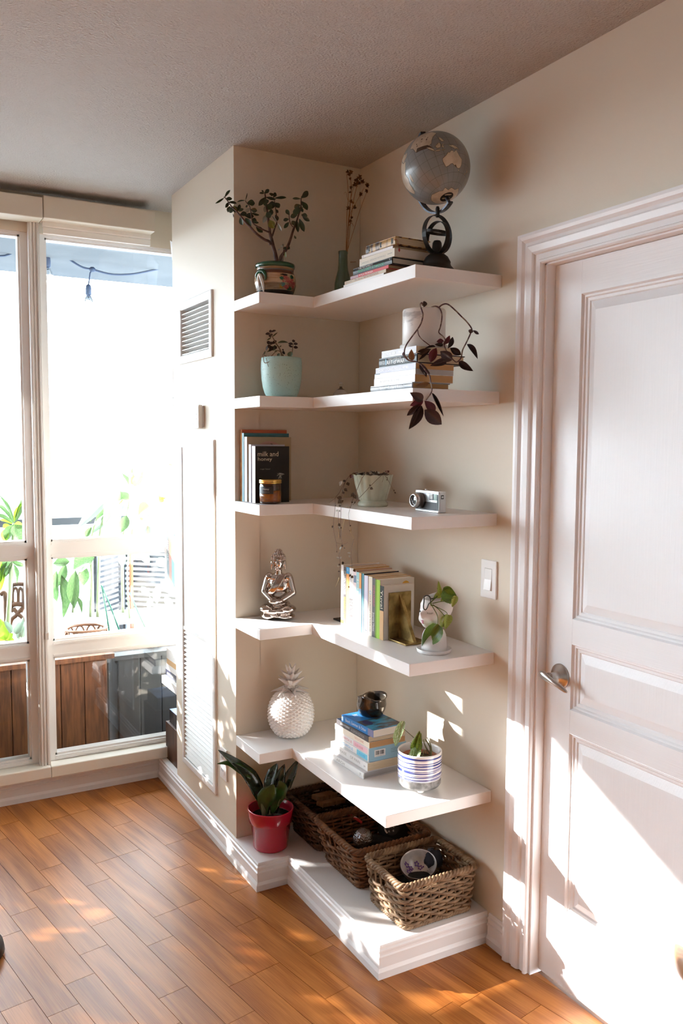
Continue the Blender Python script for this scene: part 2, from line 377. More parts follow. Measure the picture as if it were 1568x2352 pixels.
for i in range(NS+1):
    t = i/NS; yy = -1.038-.0035-t*.092 + .02; zz = .8795+.006-.030*t**1.25+.004*math.sin(t*PI); xx = DX-.047-.006*math.sin(t*PI)+.012*t*t
    h = .0135*(math.sin(min(1, t*3.2+.25)*PI/2))*(1-.55*t); d = .0075*(1-.35*t)*math.sin(min(1, t*4+.3)*PI/2)
    if i == NS: h *= .5; d *= .5
    for k in range(K):
        a = 2*PI*k/K; vs.append((xx+d*math.cos(a), yy, zz+h*math.sin(a)))
for i in range(NS):
    for k in range(K): fs.append((i*K+k, i*K+(k+1) % K, (i+1)*K+(k+1) % K, (i+1)*K+k))
fs.append(list(range(K))[::-1]); fs.append([NS*K+k for k in range(K)])
hb.add(vs, fs, 0, True); hb.build('handle', STEEL, dr)

# ---- windows: post, sash frames, transoms, three panes each
ZB = [(.170, .598), (.666, 1.023), (1.089, 2.335)]
mods = [(-.945, -.27), (-1.717, -1.04), (-2.592, -1.917), (-3.364, -2.687), (-4.239, -3.564), (-5.011, -4.334), (-5.886, -5.211), (-6.658, -5.981), (-7.533, -6.858), (-8.305, -7.628), (-9.18, -8.505)]
for i, (x0, x1) in enumerate(mods):
    x0, x1 = min(x0, x1), max(x0, x1)
    w = B(); y0, y1 = .928, .985
    w.box((x0-.027, y0, .151), (x0, y1, 2.345)).box((x1, y0, .151), (x1+.027, y1, 2.345))
    for z0, z1 in ((.151, .170), (.598, .666), (1.023, 1.089), (2.335, 2.345)): w.box((x0, y0, z0), (x1, y1, z1))
    for z0, z1 in ZB:          # glazing beads round each pane
        for a in ((x0, z0, x0+.008, z1), (x1-.008, z0, x1, z1), (x0, z0, x1, z0+.008), (x0, z1-.008, x1, z1)): w.box((a[0], y0+.012, a[1]), (a[2], y1, a[3]))
        w.box((x0, y0-.004, z0-.014), (x1, y0, z0-.006)); w.box((x0, y0-.004, z1+.006), (x1, y0, z1+.012))
    wo = struct(w.build('window_%d' % (i+1), VINYL, loc=((x0+x1)/2, .95, .151)))
    for z0, z1 in ZB: B().box((x0+.001, .960, z0+.001), (x1-.001, .964, z1-.001)).build('pane', GLASS, wo)
b = B()
for x0, x1 in ((-1.013, -.972), (-1.890, -1.744), (-2.660, -2.619), (-3.537, -3.391), (-4.307, -4.266), (-5.184, -5.038), (-5.954, -5.913), (-6.831, -6.685), (-7.601, -7.560), (-8.478, -8.332), (-9.6, -9.207)):
    b.box((x0, .888, .1505), (x1, .985, 2.38)); xm = (x0+x1)/2
    for o in (-.3, 0, .3): b.box((xm+o*(x1-x0)-.0035, .882, .1505), (xm+o*(x1-x0)+.0035, .888, 2.38))
struct(b.build('window_mullion', VINYL))
b = B(); b.box((-.968, .80, 2.381), (AX-.03, .90, 2.466), bev=.003).box((-9.6, .80, 2.378), (-.971, .90, 2.458), bev=.003)
struct(b.build('trim_3', mat('valance_beige', (216, 207, 193), rough=0.6)))
# ---- shell of the balcony
struct(B().box((-11, 1.05, 2.466), (1.6, 2.46, 2.68)).build('balcony_slab', CONC))
struct(B().box((-11, 1.05, -.12), (1.6, 2.5, -.04)).build('balcony_floor', BFLOOR))
struct(B().box((-2500, -2500, -31), (2500, 2500, -30)).build('ground', mat('city_ground', (116, 120, 124), rough=0.95, rgb2=(96, 100, 104), nscale=.05)))

# ================================================================== floating shelves
ZS = [1.9873, 1.658, 1.3053, .8942, .473]; ST = .0352
LAB = ['topmost white L-shaped floating shelf, under the globe and jade plant', 'white L-shaped floating shelf carrying the teal pot and marble pot',
       'white L-shaped floating shelf carrying the silver camera', 'white L-shaped floating shelf carrying the silver statue', 'lowest white L-shaped floating shelf, carrying the white pineapple']
for z, d1, d2, lb in zip(ZS, (.211, .2155, .212, .213, .2081), (.2965, .300, .298, .2995, .3715), LAB):
    bm = bmesh.new(); L_ = .8075
    poly = [(AX, -.0005), (AX, -d1), (-d2, -d1), (-d2, -L_), (-.0005, -L_), (-.0005, -.0005)]
    lo = [bm.verts.new((x, y, z-ST)) for x, y in poly]; hi = [bm.verts.new((x, y, z)) for x, y in poly]
    bm.faces.new(lo[::-1]); bm.faces.new(hi)
    for i in range(6): bm.faces.new((lo[i], lo[(i+1) % 6], hi[(i+1) % 6], hi[i]))
    bmesh.ops.recalc_face_normals(bm, faces=bm.faces[:])
    bmesh.ops.bevel(bm, geom=bm.edges[:], offset=.0009, segments=1, affect='EDGES')
    o = B().bm(bm).build('corner_shelf', SHELF, loc=(-.25, -.2, z-ST)); tag(o, lb, 'shelf', 'floating corner shelves')

# ================================================================== books
def paint(name, rgb, rough=0.38): return mat('print_'+name, rgb, rough=rough, spec=0.4)
PAGE = mat('paper_pages', (214, 196, 168), rough=0.85, spec=0.1, rgb2=(196, 176, 146), nscale=900, stretch=(.02, .02, 1), nsharp=(.35, .65))
PAGEW = mat('paper_pages_white', (226, 220, 210), rough=0.85, spec=0.1)
def book(M, L, W, T, cover, label, group, spine=None, pages=None, hard=False, txt=(), bands=(), name='book'):
    """M: X along the spine, Y from spine to fore-edge, Z thickness.  txt: (where, body, mat, x, z, w, h)"""
    r = thing(name, M.translation.copy(), label, 'book', group)
    pages = pages or PAGE; spine = spine or cover; b = B(); oh = .003 if hard else .0002; bt = .0024 if hard else .0004
    b.box((0, .001, 0), (L, W, bt), 0, M).box((0, .001, T-bt), (L, W, T), 0, M)
    if hard:
        n = 8; vs = []; fs = []
        for i in range(n+1):
            a = -PI/2+PI*i/n; vs += [(0, .004-.004*math.cos(a), T/2+T/2*math.sin(a)), (L, .004-.004*math.cos(a), T/2+T/2*math.sin(a))]
        for i in range(n): fs.append((2*i, 2*i+1, 2*i+3, 2*i+2))
        fs.append([2*i for i in range(n+1)]); fs.append([2*i+1 for i in range(n+1)][::-1])
        b.add(vs, fs, 1, False, M)
    else: b.box((0, 0, 0), (L, .0012, T), 1, M)
    b.build('cover', [cover, spine], r)
    B().box((oh, .0014 if not hard else .005, bt), (L-oh, W-oh-.0004, T-bt), 0, M).build('pages', pages, r)
    if bands:
        for x0, x1, z0, z1, m in bands: B().box((x0*L, -.0003, z0*T), (x1*L, .0009, z1*T), 0, M).build('spine_band', m, r)
    for w, body, m, x, z, tw, th in txt:
        me = text_mesh(body, m, tw*L if w == 'spine' else tw*W, th*(T if w == 'spine' else L))
        if w == 'spine': X = basis((1, 0, 0), (0, 0, 1), (0, -1, 0), (x*L, -.0006, z*T))
        elif w == 'top': X = basis((0, 1, 0), (-1, 0, 0), (0, 0, 1), (x*L, z*W, T+.0004))
        elif w == 'topx': X = basis((1, 0, 0), (0, 1, 0), (0, 0, 1), (x*L, z*W, T+.0004))
        elif w == 'topedge': X = basis((0, 1, 0), (0, 0, 1), (-1, 0, 0), (-.0006, z*W, x*T))
        put('lettering', me, r, M @ X)
    return r
def lieM(xl, yl, xr, yr, z):
    x = V((xr-xl, yr-yl, 0)).normalized(); zv = V((0, 0, 1)); y = zv.cross(x)
    return basis(x, y, zv, (xl, yl, z)), math.hypot(xr-xl, yr-yl)
def stack(z, rows, group):
    for t, xl, yl, xr, yr, W, cover, label, kw in rows:
        M, L = lieM(xl, yl, xr, yr, z); book(M, L, W, t-.0004, cover, label, group, **kw); z += t
WHT = paint('white', (236, 234, 232)); CREAM = paint('cream', (226, 217, 200)); BLK = paint('black', (22, 22, 25)); RED = paint('red', (205, 40, 48))
GRYP = paint('greypink', (182, 152, 160)); BEI = paint('beige', (214, 192, 166)); GRN = paint('green_ink', (60, 190, 140)); INK = paint('ink', (70, 60, 58)); GINK = paint('grey_ink', (168, 162, 156))
SILV = mat('silver_cover', (176, 176, 184), rough=.3, metal=.35, rgb2=(150, 150, 160), nscale=60); GREYC = paint('grey_cover', (190, 186, 190)); MINK = paint('maroon_ink', (150, 50, 50)); NAVY = paint('navy', (24, 42, 66))
GOLDC = mat('gilt_cover', (188, 150, 96), rough=.4, rgb2=(60, 38, 26), nscale=60, stretch=(1, 1, .15), nsharp=(.45, .6))
G1 = 'books stacked flat on the top shelf'
stack(ZS[0]+.0002, [
 (.011, -.283, -.386, -.279, -.6177, .15, WHT, 'thin white book at the bottom of the top shelf stack', {}),
 (.010, -.283, -.393, -.277, -.6266, .15, BEI, 'beige paperback on meditation low in the top shelf stack', dict(txt=[('spine', 'The Secret', INK, .36, .5, .2, .5), ('spine', 'TIBETAN MEDITATION', MINK, .65, .5, .36, .6), ('spine', 'DALAI LAMA', GINK, .12, .5, .15, .45)])),
 (.009, -.2835, -.431, -.277, -.6396, .14, RED, 'thin red and pink book below the thick black one', dict(bands=[(0, .22, 0, 1, GRYP)], txt=[('spine', 'KYLA MURASA', WHT, .43, .5, .36, .66)])),
 (.0195, -.287, -.452, -.277, -.6576, .15, BLK, 'thick black hardback with green lettering in the top shelf stack', dict(hard=True, pages=PAGEW, txt=[('spine', 'THE TESTAMENTS', WHT, .34, .74, .38, .26), ('spine', 'MARGARET ATWOOD', GRN, .48, .34, .68, .40), ('spine', 'V', WHT, .95, .7, .03, .3)])),
 (.0235, -.2805, -.4808, -.2735, -.6653, .14, CREAM, 'thick cream paperback above the black hardback', dict(pages=PAGEW, txt=[('spine', 'WRITING', GINK, .17, .4, .2, .2), ('spine', 'AROUND INTERVALS', GINK, .54, .45, .44, .2), ('spine', '-----', GINK, .88, .5, .12, .1)])),
 (.0085, -.2815, -.4953, -.273, -.6555, .13, WHT, 'thin white book under the gilt antique book', dict(txt=[('spine', '3', MINK, .05, .5, .02, .6)])),
 (.0233, -.282, -.5183, -.2757, -.671, .125, GOLDC, 'antique gilt and brown hardback on top of the stack beside the globe', dict(hard=True, bands=[(.10, .15, .2, .8, BLK), (.5, .55, .2, .8, BLK), (.88, .93, .2, .8, BLK)]))], G1)
b = B(); p0 = at(905, 552, y=-.674); b.tube(spline([p0, p0+V((.008, -.001, .003)), p0+V((.012, -.003, -.012)), p0+V((.015, -.003, -.022))], 5), .0007, 5)
b.sph(p0+V((.015, -.003, -.026)), (.003, .003, .005)); tag(b.build('bookmark_tassel', paint('tassel_red', (140, 30, 36)), loc=tuple(p0)), 'small red tassel bookmark hanging from the gilt antique book', 'bookmark')

# ================================================================== jade plant in painted pot
CERB = mat('glazed_beige', (205, 178, 146), rough=.18, coat=.5, rgb2=(186, 152, 118), nscale=30, stretch=(1, 1, 8)); GRNG = mat('glaze_green', (22, 82, 58), rough=.15, coat=.6); BRNG = mat('glaze_brown', (92, 52, 38), rough=.2, coat=.4)
BLUG = mat('glaze_grey', (128, 124, 128), rough=.2, coat=.4); DKG = mat('glaze_dark', (44, 28, 26), rough=.2, coat=.4); SOIL = mat('soil', (44, 32, 24), rough=.95, bump=.8, bscale=220, bdist=.004, rgb2=(70, 52, 38), nscale=120)
REDG = mat('glaze_rose', (150, 44, 48), rough=.2, coat=.4, rgb2=(190, 110, 100), nscale=160); OCH = mat('glaze_ochre', (176, 130, 40), rough=.2, coat=.4); WHG = mat('glaze_white', (236, 232, 226), rough=.12, coat=.6)
PJ = V((-.392, -.112, ZS[0]))
jp = thing('jade_plant', PJ, 'jade plant in a painted green rimmed ceramic pot on the top shelf', 'plant')
PRJ = [(.050, 0), (.054, .003), (.063, .020), (.0695, .042), (.0695, .058), (.066, .074), (.0625, .084), (.062, .088), (.0625, .096), (.066, .099), (.0672, .104), (.066, .110), (.061, .112), (.058, .108), (.056, .094)]
def prof_r(P, z):
    for (r0, z0), (r1, z1) in zip(P, P[1:]):
        if z0 <= z <= z1 and z1 > z0: return r0+(r1-r0)*(z-z0)/(z1-z0)
    return P[-1][0]
b = B()
for (a, c, mi) in ((0, 2, 1), (1, 3, 2), (2, 5, 0), (5, 7, 3), (6, 8, 4), (7, 9, 0), (8, 14, 1)):
    b.lathe(PRJ[a:c+1], PJ, 48, mi, cap=False)
b.lathe(PRJ[:2], PJ, 48, 1)
b.build('pot', [CERB, GRNG, DKG, BRNG, BLUG], jp)
def decal(b, P, C, ang, z, pts, mi, off=.0008):
    """flat painted patch on a lathed surface: pts = (angle offset, height offset)"""
    vs = [V((C[0]+(prof_r(P, z)+off)*math.cos(ang), C[1]+(prof_r(P, z)+off)*math.sin(ang), C[2]+z))]
    for da, dz in pts:
        r = prof_r(P, z+dz)+off; vs.append(V((C[0]+r*math.cos(ang+da), C[1]+r*math.sin(ang+da), C[2]+z+dz)))
    n = len(pts); b.add(vs, [(0, 1+i, 1+(i+1) % n) for i in range(n)], mi, True)
def blob(n, ra, rz, w=0.25, s=0):
    R_ = random.Random(s); return [((ra*(1+w*R_.uniform(-1, 1)))*math.cos(2*PI*k/n), (rz*(1+w*R_.uniform(-1, 1)))*math.sin(2*PI*k/n)) for k in range(n)]
b = B(); A0 = math.radians(-120)
for i, (da, z, ra, rz, mi) in enumerate([(.72, .046, .30, .016, 0), (.95, .05, .2, .013, 0), (.62, .060, .14, .009, 0), (.42, .056, .10, .005, 1), (.40, .032, .10, .008, 2), (.46, .036, .12, .006, 1), (.86, .026, .16, .006, 1), (1.0, .064, .15, .007, 1), (.7, .030, .16, .007, 0), (.55, .068, .2, .003, 3), (1.15, .04, .12, .012, 0)]):
    decal(b, PRJ, PJ, A0+da, z, blob(12, ra, rz, .3, i), mi, .0006+.0001*i)
b.build('painted_flower', [REDG, GRNG, OCH, DKG], jp)
b = B(); aH = math.radians(-158)      # scrolled handle in green and white relief
def onp(a, z, o): r = prof_r(PRJ, z)+o; return V((PJ.x+r*math.cos(a), PJ.y+r*math.sin(a), PJ.z+z))
b.tube(spline([onp(aH-.15, .052, .001), onp(aH-.2, .066, .006), onp(aH, .078, .010), onp(aH+.22, .076, .010), onp(aH+.34, .062, .007), onp(aH+.30, .048, .003)], 6), [.003+.004*math.sin(PI*i/30) for i in range(31)], 8, 0)
b.tube(spline([onp(aH-.12, .030, .001), onp(aH-.05, .056, .007), onp(aH+.05, .066, .010), onp(aH+.14, .052, .007), onp(aH+.16, .030, .003), onp(aH+.1, .012, .002)], 6), [.002+.0035*math.sin(PI*i/30) for i in range(31)], 8, 1)
b.build('handle', [GRNG, WHG], jp)
B().lathe([(.001, .094), (.057, .095)], PJ, 32, 0, cap=False).build('soil', SOIL, jp)
BARK = mat('jade_bark', (104, 78, 70), rough=.7, rgb2=(70, 50, 44), nscale=60, bump=.3, bscale=200); JL = mat('jade_leaf', (44, 66, 36), rough=.3, spec=.5, coat=.15, rgb2=(30, 48, 28), nscale=30, obvar=.35)
JLY = mat('jade_leaf_yellow', (110, 112, 40), rough=.35); JLS = mat('jade_leaf_pale', (150, 158, 150), rough=.25, coat=.3)
zj = lambda x, y: (490+x*.15306, 420+y*.15306)
RJ = random.Random(3)
def P3(u, v, ref, dd=0.0): p = atd(u, v, ref); return p+(p-CAM).normalized()*dd
def stems(parent, m, Z, ref, lists, seg=6, name='stem'):
    for k, (pts, r0, r1, d0, d1) in enumerate(lists):
        n = len(pts); q = spline([P3(*Z(x, y), ref, d0+(d1-d0)*i/(n-1)) for i, (x, y) in enumerate(pts)], 4); N_ = len(q)
        B().tube(q, [r0+(r1-r0)*i/(N_-1) for i in range(N_)], seg).build(name, m, parent)
top = PJ+V((0, 0, .11))
stems(jp, BARK, zj, top, [
 ([(955, 1230), (930, 1080), (895, 950), (870, 840), (845, 740), (830, 600), (815, 480), (795, 330), (775, 180), (768, 140)], .0075, .0016, 0, .02),
 ([(860, 930), (830, 880), (760, 850), (640, 760), (560, 670), (490, 600), (400, 490), (330, 410), (260, 340), (190, 240), (155, 210)], .0055, .0012, 0, -.05),
 ([(845, 745), (760, 710), (650, 650), (590, 600), (575, 540), (560, 430), (540, 350), (490, 290), (480, 265)], .003, .001, 0, -.04),
 ([(1000, 1230), (1010, 1120), (1070, 1030), (1110, 960), (1150, 860), (1200, 700), (1240, 600), (1270, 500), (1310, 380), (1315, 260), (1325, 200)], .006, .0014, 0, .03),
 ([(1190, 660), (1150, 600), (1135, 500), (1130, 430)], .002, .001, .01, .02),
 ([(1035, 1230), (1045, 1080), (1050, 1020), (1045, 940)], .0018, .001, -.03, -.03),
 ([(880, 800), (920, 680), (950, 590), (940, 450), (920, 300), (900, 200)], .003, .001, .01, .04)])
obov = lambda t: (math.sin(PI*min(1, t**1.25*.97+.03)))**.75
JM = leaf_mesh('leaf', JL, obov, .10, .10, 7, .05); JMY = leaf_mesh('leaf', JLY, obov, .05, .1, 7, .05); JMS = leaf_mesh('leaf', JLS, obov, .12, .1, 7, .05)
def leaves(parent, me, Z, sc, ref, data, R_, dspread=.03, tilt=.7, name='leaf'):
    for bx, by, tx, ty, w in data:
        d = R_.uniform(-dspread, dspread); p = P3(*Z(bx, by), ref, d); q = P3(*Z(tx, ty), ref, d+R_.uniform(-.4, .4)*sc*math.hypot(tx-bx, ty-by)*.0016)
        n = (CAM-p).normalized(); n = (n+V((R_.uniform(-tilt, tilt), R_.uniform(-tilt, tilt), R_.uniform(-.2, tilt)))).normalized()
        wd_ = w*sc*(p-CAM).dot(FW)/FPX
        put(name, me, parent, leafM(p, q, n, wd_))
leaves(jp, JM, zj, .15306, top, [(170, 215, 250, 100, 20), (160, 225, 35, 310, 15), (180, 245, 280, 235, 28), (225, 290, 350, 300, 22), (230, 290, 185, 370, 25), (250, 350, 210, 440, 32), (290, 360, 240, 450, 40), (300, 350, 360, 440, 45), (370, 420, 400, 320, 25), (380, 430, 450, 385, 25), (290, 460, 305, 520, 12),
 (470, 265, 350, 275, 16), (480, 260, 510, 150, 7), (510, 300, 625, 300, 48), (510, 330, 490, 370, 18), (560, 400, 655, 420, 35), (570, 450, 690, 490, 18), (400, 480, 500, 450, 35), (410, 500, 430, 630, 48), (470, 490, 610, 500, 42), (570, 560, 650, 560, 40), (575, 580, 680, 600, 20), (640, 655, 740, 740, 40), (480, 530, 560, 640, 40),
 (770, 160, 835, 95, 28), (760, 160, 690, 150, 18), (755, 150, 725, 105, 12), (780, 220, 680, 340, 36), (790, 215, 930, 250, 22), (800, 300, 750, 330, 30), (815, 340, 930, 330, 60), (800, 330, 880, 380, 50), (830, 440, 900, 440, 45), (880, 200, 860, 145, 35), (900, 215, 940, 145, 30), (920, 230, 1100, 215, 20), (930, 300, 990, 370, 42), (930, 400, 975, 450, 30), (930, 480, 970, 560, 28), (800, 440, 850, 520, 45), (760, 300, 830, 260, 30),
 (1320, 225, 1430, 125, 42), (1310, 240, 1180, 230, 18), (1320, 280, 1415, 400, 46), (1300, 330, 1210, 380, 40), (1300, 400, 1190, 460, 45), (1260, 480, 1150, 510, 35), (1310, 420, 1350, 400, 30), (1320, 480, 1410, 500, 35), (1340, 510, 1440, 570, 30), (1290, 540, 1360, 730, 38), (1250, 560, 1270, 740, 30), (1230, 580, 1170, 620, 38), (1140, 480, 1085, 400, 30), (1130, 545, 1045, 560, 26), (1130, 590, 1060, 680, 28), (1210, 790, 1240, 840, 16), (1280, 430, 1330, 350, 40), (1050, 985, 1095, 975, 26), (1090, 960, 1150, 985, 28)], RJ)
leaves(jp, JMY, zj, .15306, top, [(840, 560, 900, 680, 55), (920, 680, 880, 610, 18), (1080, 1030, 1085, 1120, 22), (300, 340, 345, 420, 20)], RJ)
leaves(jp, JMS, zj, .15306, top, [(800, 330, 770, 440, 36), (820, 470, 740, 590, 36), (960, 610, 1015, 720, 22), (880, 490, 955, 590, 12), (540, 380, 485, 440, 28), (1000, 990, 965, 1015, 8), (1045, 960, 1000, 945, 14), (1045, 960, 1045, 910, 14)], RJ)

# ================================================================== green bottle with dried flowers
PB = V((-.135, -.115, ZS[0])); GB = mat('green_bottle_glass', (104, 140, 112), rough=.12, spec=.6, coat=.5, trans=.55)
dv = thing('bottle_vase', PB, 'green glass bottle vase holding brown dried flowers in the corner', 'vase')
B().lathe([(.004, .002), (.027, .0), (.030, .004), (.0302, .06), (.029, .078), (.024, .098), (.0185, .118), (.0165, .138), (.0155, .172), (.0168, .175), (.0168, .183), (.0145, .184), (.0135, .180), (.0140, .14), (.021, .10), (.026, .078), (.027, .01), (.004, .005)], PB, 32).build('bottle', GB, dv)
zf = lambda x, y: (760+x*.15306, 380+y*.15306); rf = PB+V((0, 0, .3))
DRY = mat('dried_stem', (150, 98, 44), rough=.8); DRF = mat('dried_flower', (122, 82, 36), rough=.9, obvar=.3, rgb2=(84, 54, 26), nscale=80)
stems(dv, DRY, zf, rf, [([(228, 1290), (262, 870), (290, 560), (305, 330), (275, 90)], .0016, .0008, 0, .01), ([(245, 1290), (285, 900), (330, 560), (390, 300), (430, 180)], .0014, .0007, 0, -.01), ([(240, 1290), (350, 940), (440, 650), (535, 400)], .0009, .0006, 0, -.02), ([(225, 1290), (240, 700), (260, 480), (235, 120)], .0013, .0007, 0, .02), ([(235, 1290), (270, 800), (350, 600), (500, 330)], .0009, .0006, 0, 0), ([(230, 1290), (265, 760), (300, 480), (365, 230)], .0011, .0006, 0, .01), ([(270, 900), (310, 860), (340, 915)], .0012, .0006, 0, 0), ([(290, 1450), (330, 1449), (375, 1445)], .0012, .0008, -.02, -.03), ([(250, 520), (220, 400), (190, 430)], .0006, .0004, 0, 0)], 5)
RD = random.Random(5)
for x, y, r in [(245, 95, 36), (300, 95, 40), (270, 130, 36), (290, 200, 30), (430, 180, 52), (385, 220, 50), (360, 280, 48), (470, 240, 45), (540, 300, 46), (535, 385, 42), (440, 430, 38), (300, 330, 34), (300, 540, 36), (258, 640, 42), (355, 625, 42), (290, 830, 36), (310, 780, 28), (330, 560, 25), (285, 400, 25), (410, 270, 45)]:
    b = B(); c = P3(*zf(x, y), rf, RD.uniform(-.02, .02)); s = r*.15306*3.05/FPX
    for k in range(26):
        d = V((RD.gauss(0, 1), RD.gauss(0, 1), RD.gauss(0, 1))).normalized(); e = d.orthogonal().normalized()*s*.16; f = d.cross(e)
        t = c+d*s*RD.uniform(.6, 1.1); m_ = c+d*s*.5
        b.add([c, m_+e, t, m_-e], [(0, 1, 2, 3)], 0, True); b.add([c, m_+f, t, m_-f], [(0, 1, 2, 3)], 0, True)
    b.sph(c, s*.4, 0, 8, 6)
    b.build('flower_head', DRF, dv)

# ================================================================== globe
PG = V((-.155, -.705, ZS[0])); IRON = mat('black_iron', (26, 25, 26), rough=.45, spec=.4, bump=.2, bscale=120); ARC = mat('dark_steel_arc', (52, 56, 66), rough=.4, metal=.5, rgb2=(90, 96, 108), nscale=120)
gl = thing('globe', PG, 'grey terrestrial globe on a black stand of nested iron rings', 'globe')
GC = atd(1000, 387, PG+V((0, 0, .29))); GD = (GC-CAM).dot(FW); GR = 79*GD/FPX
wv = (CAM-GC).normalized(); rv = (RT-wv*RT.dot(wv)).normalized(); uv = wv.cross(rv)
def vdir(a, c, t): return (rv*a+uv*c+wv*t).normalized()
SP = vdir(.354, -.77, .53); AU = vdir(.47, .33, .815)
e1 = (AU-SP*AU.dot(SP)).normalized(); NP = -SP; e2 = NP.cross(e1)     # lon 134 along e1
def ll(lat, lon, r=1.0):
    a, o = math.radians(lat), math.radians(lon-134); d = (e1*math.cos(o)+e2*math.sin(o))*math.cos(a)+NP*math.sin(a); return GC+d*(GR*r)
OCEAN = bpy.data.materials.new('globe_ocean'); OCEAN.use_nodes = True; nt = OCEAN.node_tree; N = nt.nodes; L = nt.links; pb = N['Principled BSDF']
pb.inputs['Roughness'].default_value = .28; pb.inputs['Coat Weight'].default_value = .4; pb.inputs['Coat Roughness'].default_value = .15
tc = N.new('ShaderNodeTexCoord'); sx = N.new('ShaderNodeSeparateXYZ'); L.new(tc.outputs['Object'], sx.inputs[0])
def mth(op, a, b_=None):
    n = N.new('ShaderNodeMath'); n.operation = op
    for i, q in enumerate((a, b_)):
        if q is None: continue
        if isinstance(q, (int, float)): n.inputs[i].default_value = q
        else: L.new(q, n.inputs[i])
    return n.outputs[0]
lon = mth('ARCTAN2', sx.outputs[1], sx.outputs[0]); lat = mth('ARCSINE', mth('DIVIDE', sx.outputs[2], GR*1.0001))
g1 = mth('ABSOLUTE', mth('SUBTRACT', mth('FRACT', mth('MULTIPLY', lon, 12/PI)), .5)); g2 = mth('ABSOLUTE', mth('SUBTRACT', mth('FRACT', mth('MULTIPLY', lat, 12/PI)), .5))
gg = mth('MAXIMUM', mth('GREATER_THAN', g1, .483), mth('GREATER_THAN', g2, .487))
nz = N.new('ShaderNodeTexNoise'); nz.inputs['Scale'].default_value = 22; nz.inputs['Detail'].default_value = 6; L.new(tc.outputs['Object'], nz.inputs['Vector'])
cr = N.new('ShaderNodeValToRGB'); cr.color_ramp.elements[0].color = (*lin((116, 118, 116)), 1); cr.color_ramp.elements[1].color = (*lin((142, 148, 152)), 1); L.new(nz.outputs['Fac'], cr.inputs[0])
mx = N.new('ShaderNodeMixRGB'); mx.inputs[2].default_value = (*lin((84, 86, 88)), 1); L.new(gg, mx.inputs[0]); L.new(cr.outputs[0], mx.inputs[1]); L.new(mx.outputs[0], pb.inputs['Base Color'])
LANDM = mat('globe_land', (206, 192, 172), rough=.35, coat=.3, rgb2=(186, 168, 146), nscale=40); COAST = mat('globe_coast', (74, 60, 50), rough=.5); LINEM = mat('globe_map_line', (130, 112, 96), rough=.5)
ob = B().sph((0, 0, 0), GR, 0, 64, 48).build('sphere', OCEAN); ob.parent = gl
ob.matrix_basis = wm(gl).inverted() @ basis(e1, e2, NP, GC)
def land(poly, name='landmass'):
    c = V((0, 0, 0))
    for la, lo in poly: c += (ll(la, lo)-GC)
    c.normalize(); t1 = c.orthogonal().normalized(); t2 = c.cross(t1)
    for k, (m, rr, gro) in enumerate(((COAST, 1.0015, 1.0), (LANDM, 1.003, .0))):
        q = []
        for la, lo in poly:
            d = (ll(la, lo)-GC).normalized(); ang = d.angle(c); az = math.atan2(d.dot(t2), d.dot(t1)); q.append(V((ang*math.cos(az), ang*math.sin(az), 0)))
        A_ = sum(q[i-1].x*q[i].y-q[i].x*q[i-1].y for i in range(len(q)))
        off = .011 if gro else 0; z = []
        for i in range(len(q)):
            t = (q[(i+1) % len(q)]-q[i-1]).normalized(); nn = V((t.y, -t.x, 0))*(1 if A_ > 0 else -1); z.append(q[i]+nn*off)
        bm = bmesh.new(); vv = [bm.verts.new(p) for p in z]; bm.faces.new(vv)
        bmesh.ops.triangulate(bm, faces=bm.faces[:]); bmesh.ops.subdivide_edges(bm, edges=bm.edges[:], cuts=3, use_grid_fill=True)
        for v in bm.verts:
            ang = v.co.length; az = math.atan2(v.co.y, v.co.x); d = c*math.cos(ang)+(t1*math.cos(az)+t2*math.sin(az))*math.sin(ang); v.co = GC+d*(GR*rr)
        bmesh.ops.triangulate(bm, faces=bm.faces[:])
        for f in bm.faces:
            if f.normal.dot(f.calc_center_median()-GC) < 0: f.normal_flip()
        if k == 0: keep = B().bm(bm, 0, True)
        else: keep.bm(bm, 1, True); keep.build(name, [COAST, LANDM], gl)
land([(-11, 142.5), (-17, 141), (-15, 136), (-12, 136.5), (-12, 132), (-15, 129), (-14, 126.5), (-18, 122), (-22, 114), (-26, 113.5), (-32, 115.5), (-35, 117), (-34, 123), (-32, 127), (-31.5, 131), (-35, 136), (-33, 138), (-38, 141), (-39, 146), (-37.5, 150), (-32, 152.5), (-25, 153), (-19, 146.5), (-14, 144)])
land([(-41, 145), (-41, 148), (-43.5, 147)])
land([(-1, 131), (-3, 135), (-2, 138), (-4, 144), (-7, 147), (-10, 150), (-8, 146), (-8, 143), (-9, 141), (-7, 138.5), (-4, 133)])
land([(6, 117), (2, 118), (-3, 116), (-3, 111), (1, 109), (4, 114)])
land([(5.5, 95.5), (3, 100), (-2, 104.5), (-6, 105.5), (-3, 101.5), (1, 98)]); land([(-6, 105.5), (-6.5, 111), (-7, 114.5), (-8.5, 114), (-7.6, 108)])
land([(-8.2, 116), (-8.2, 119), (-8.5, 123), (-9, 120)]); land([(1.5, 121), (1, 125), (0, 120.8), (-5, 122), (-3, 119)]); land([(18, 121), (14, 124), (7, 126), (7, 122), (13, 120)])
land([(-34.5, 173), (-38, 178), (-41, 175.5), (-38, 174.5)]); land([(-41, 174), (-46, 168.5), (-44, 169)])
land([(34, 72), (24, 67), (20, 73), (8, 77), (14, 80.5), (20, 87), (22, 91), (16, 95), (9, 98.5), (1.5, 104), (7, 100.5), (13, 100), (9, 105), (16, 108), (22, 112), (30, 122), (40, 118), (46, 100), (44, 80)])
land([(-12, 49.5), (-16, 50), (-25, 47), (-25, 44), (-16, 44.5)])
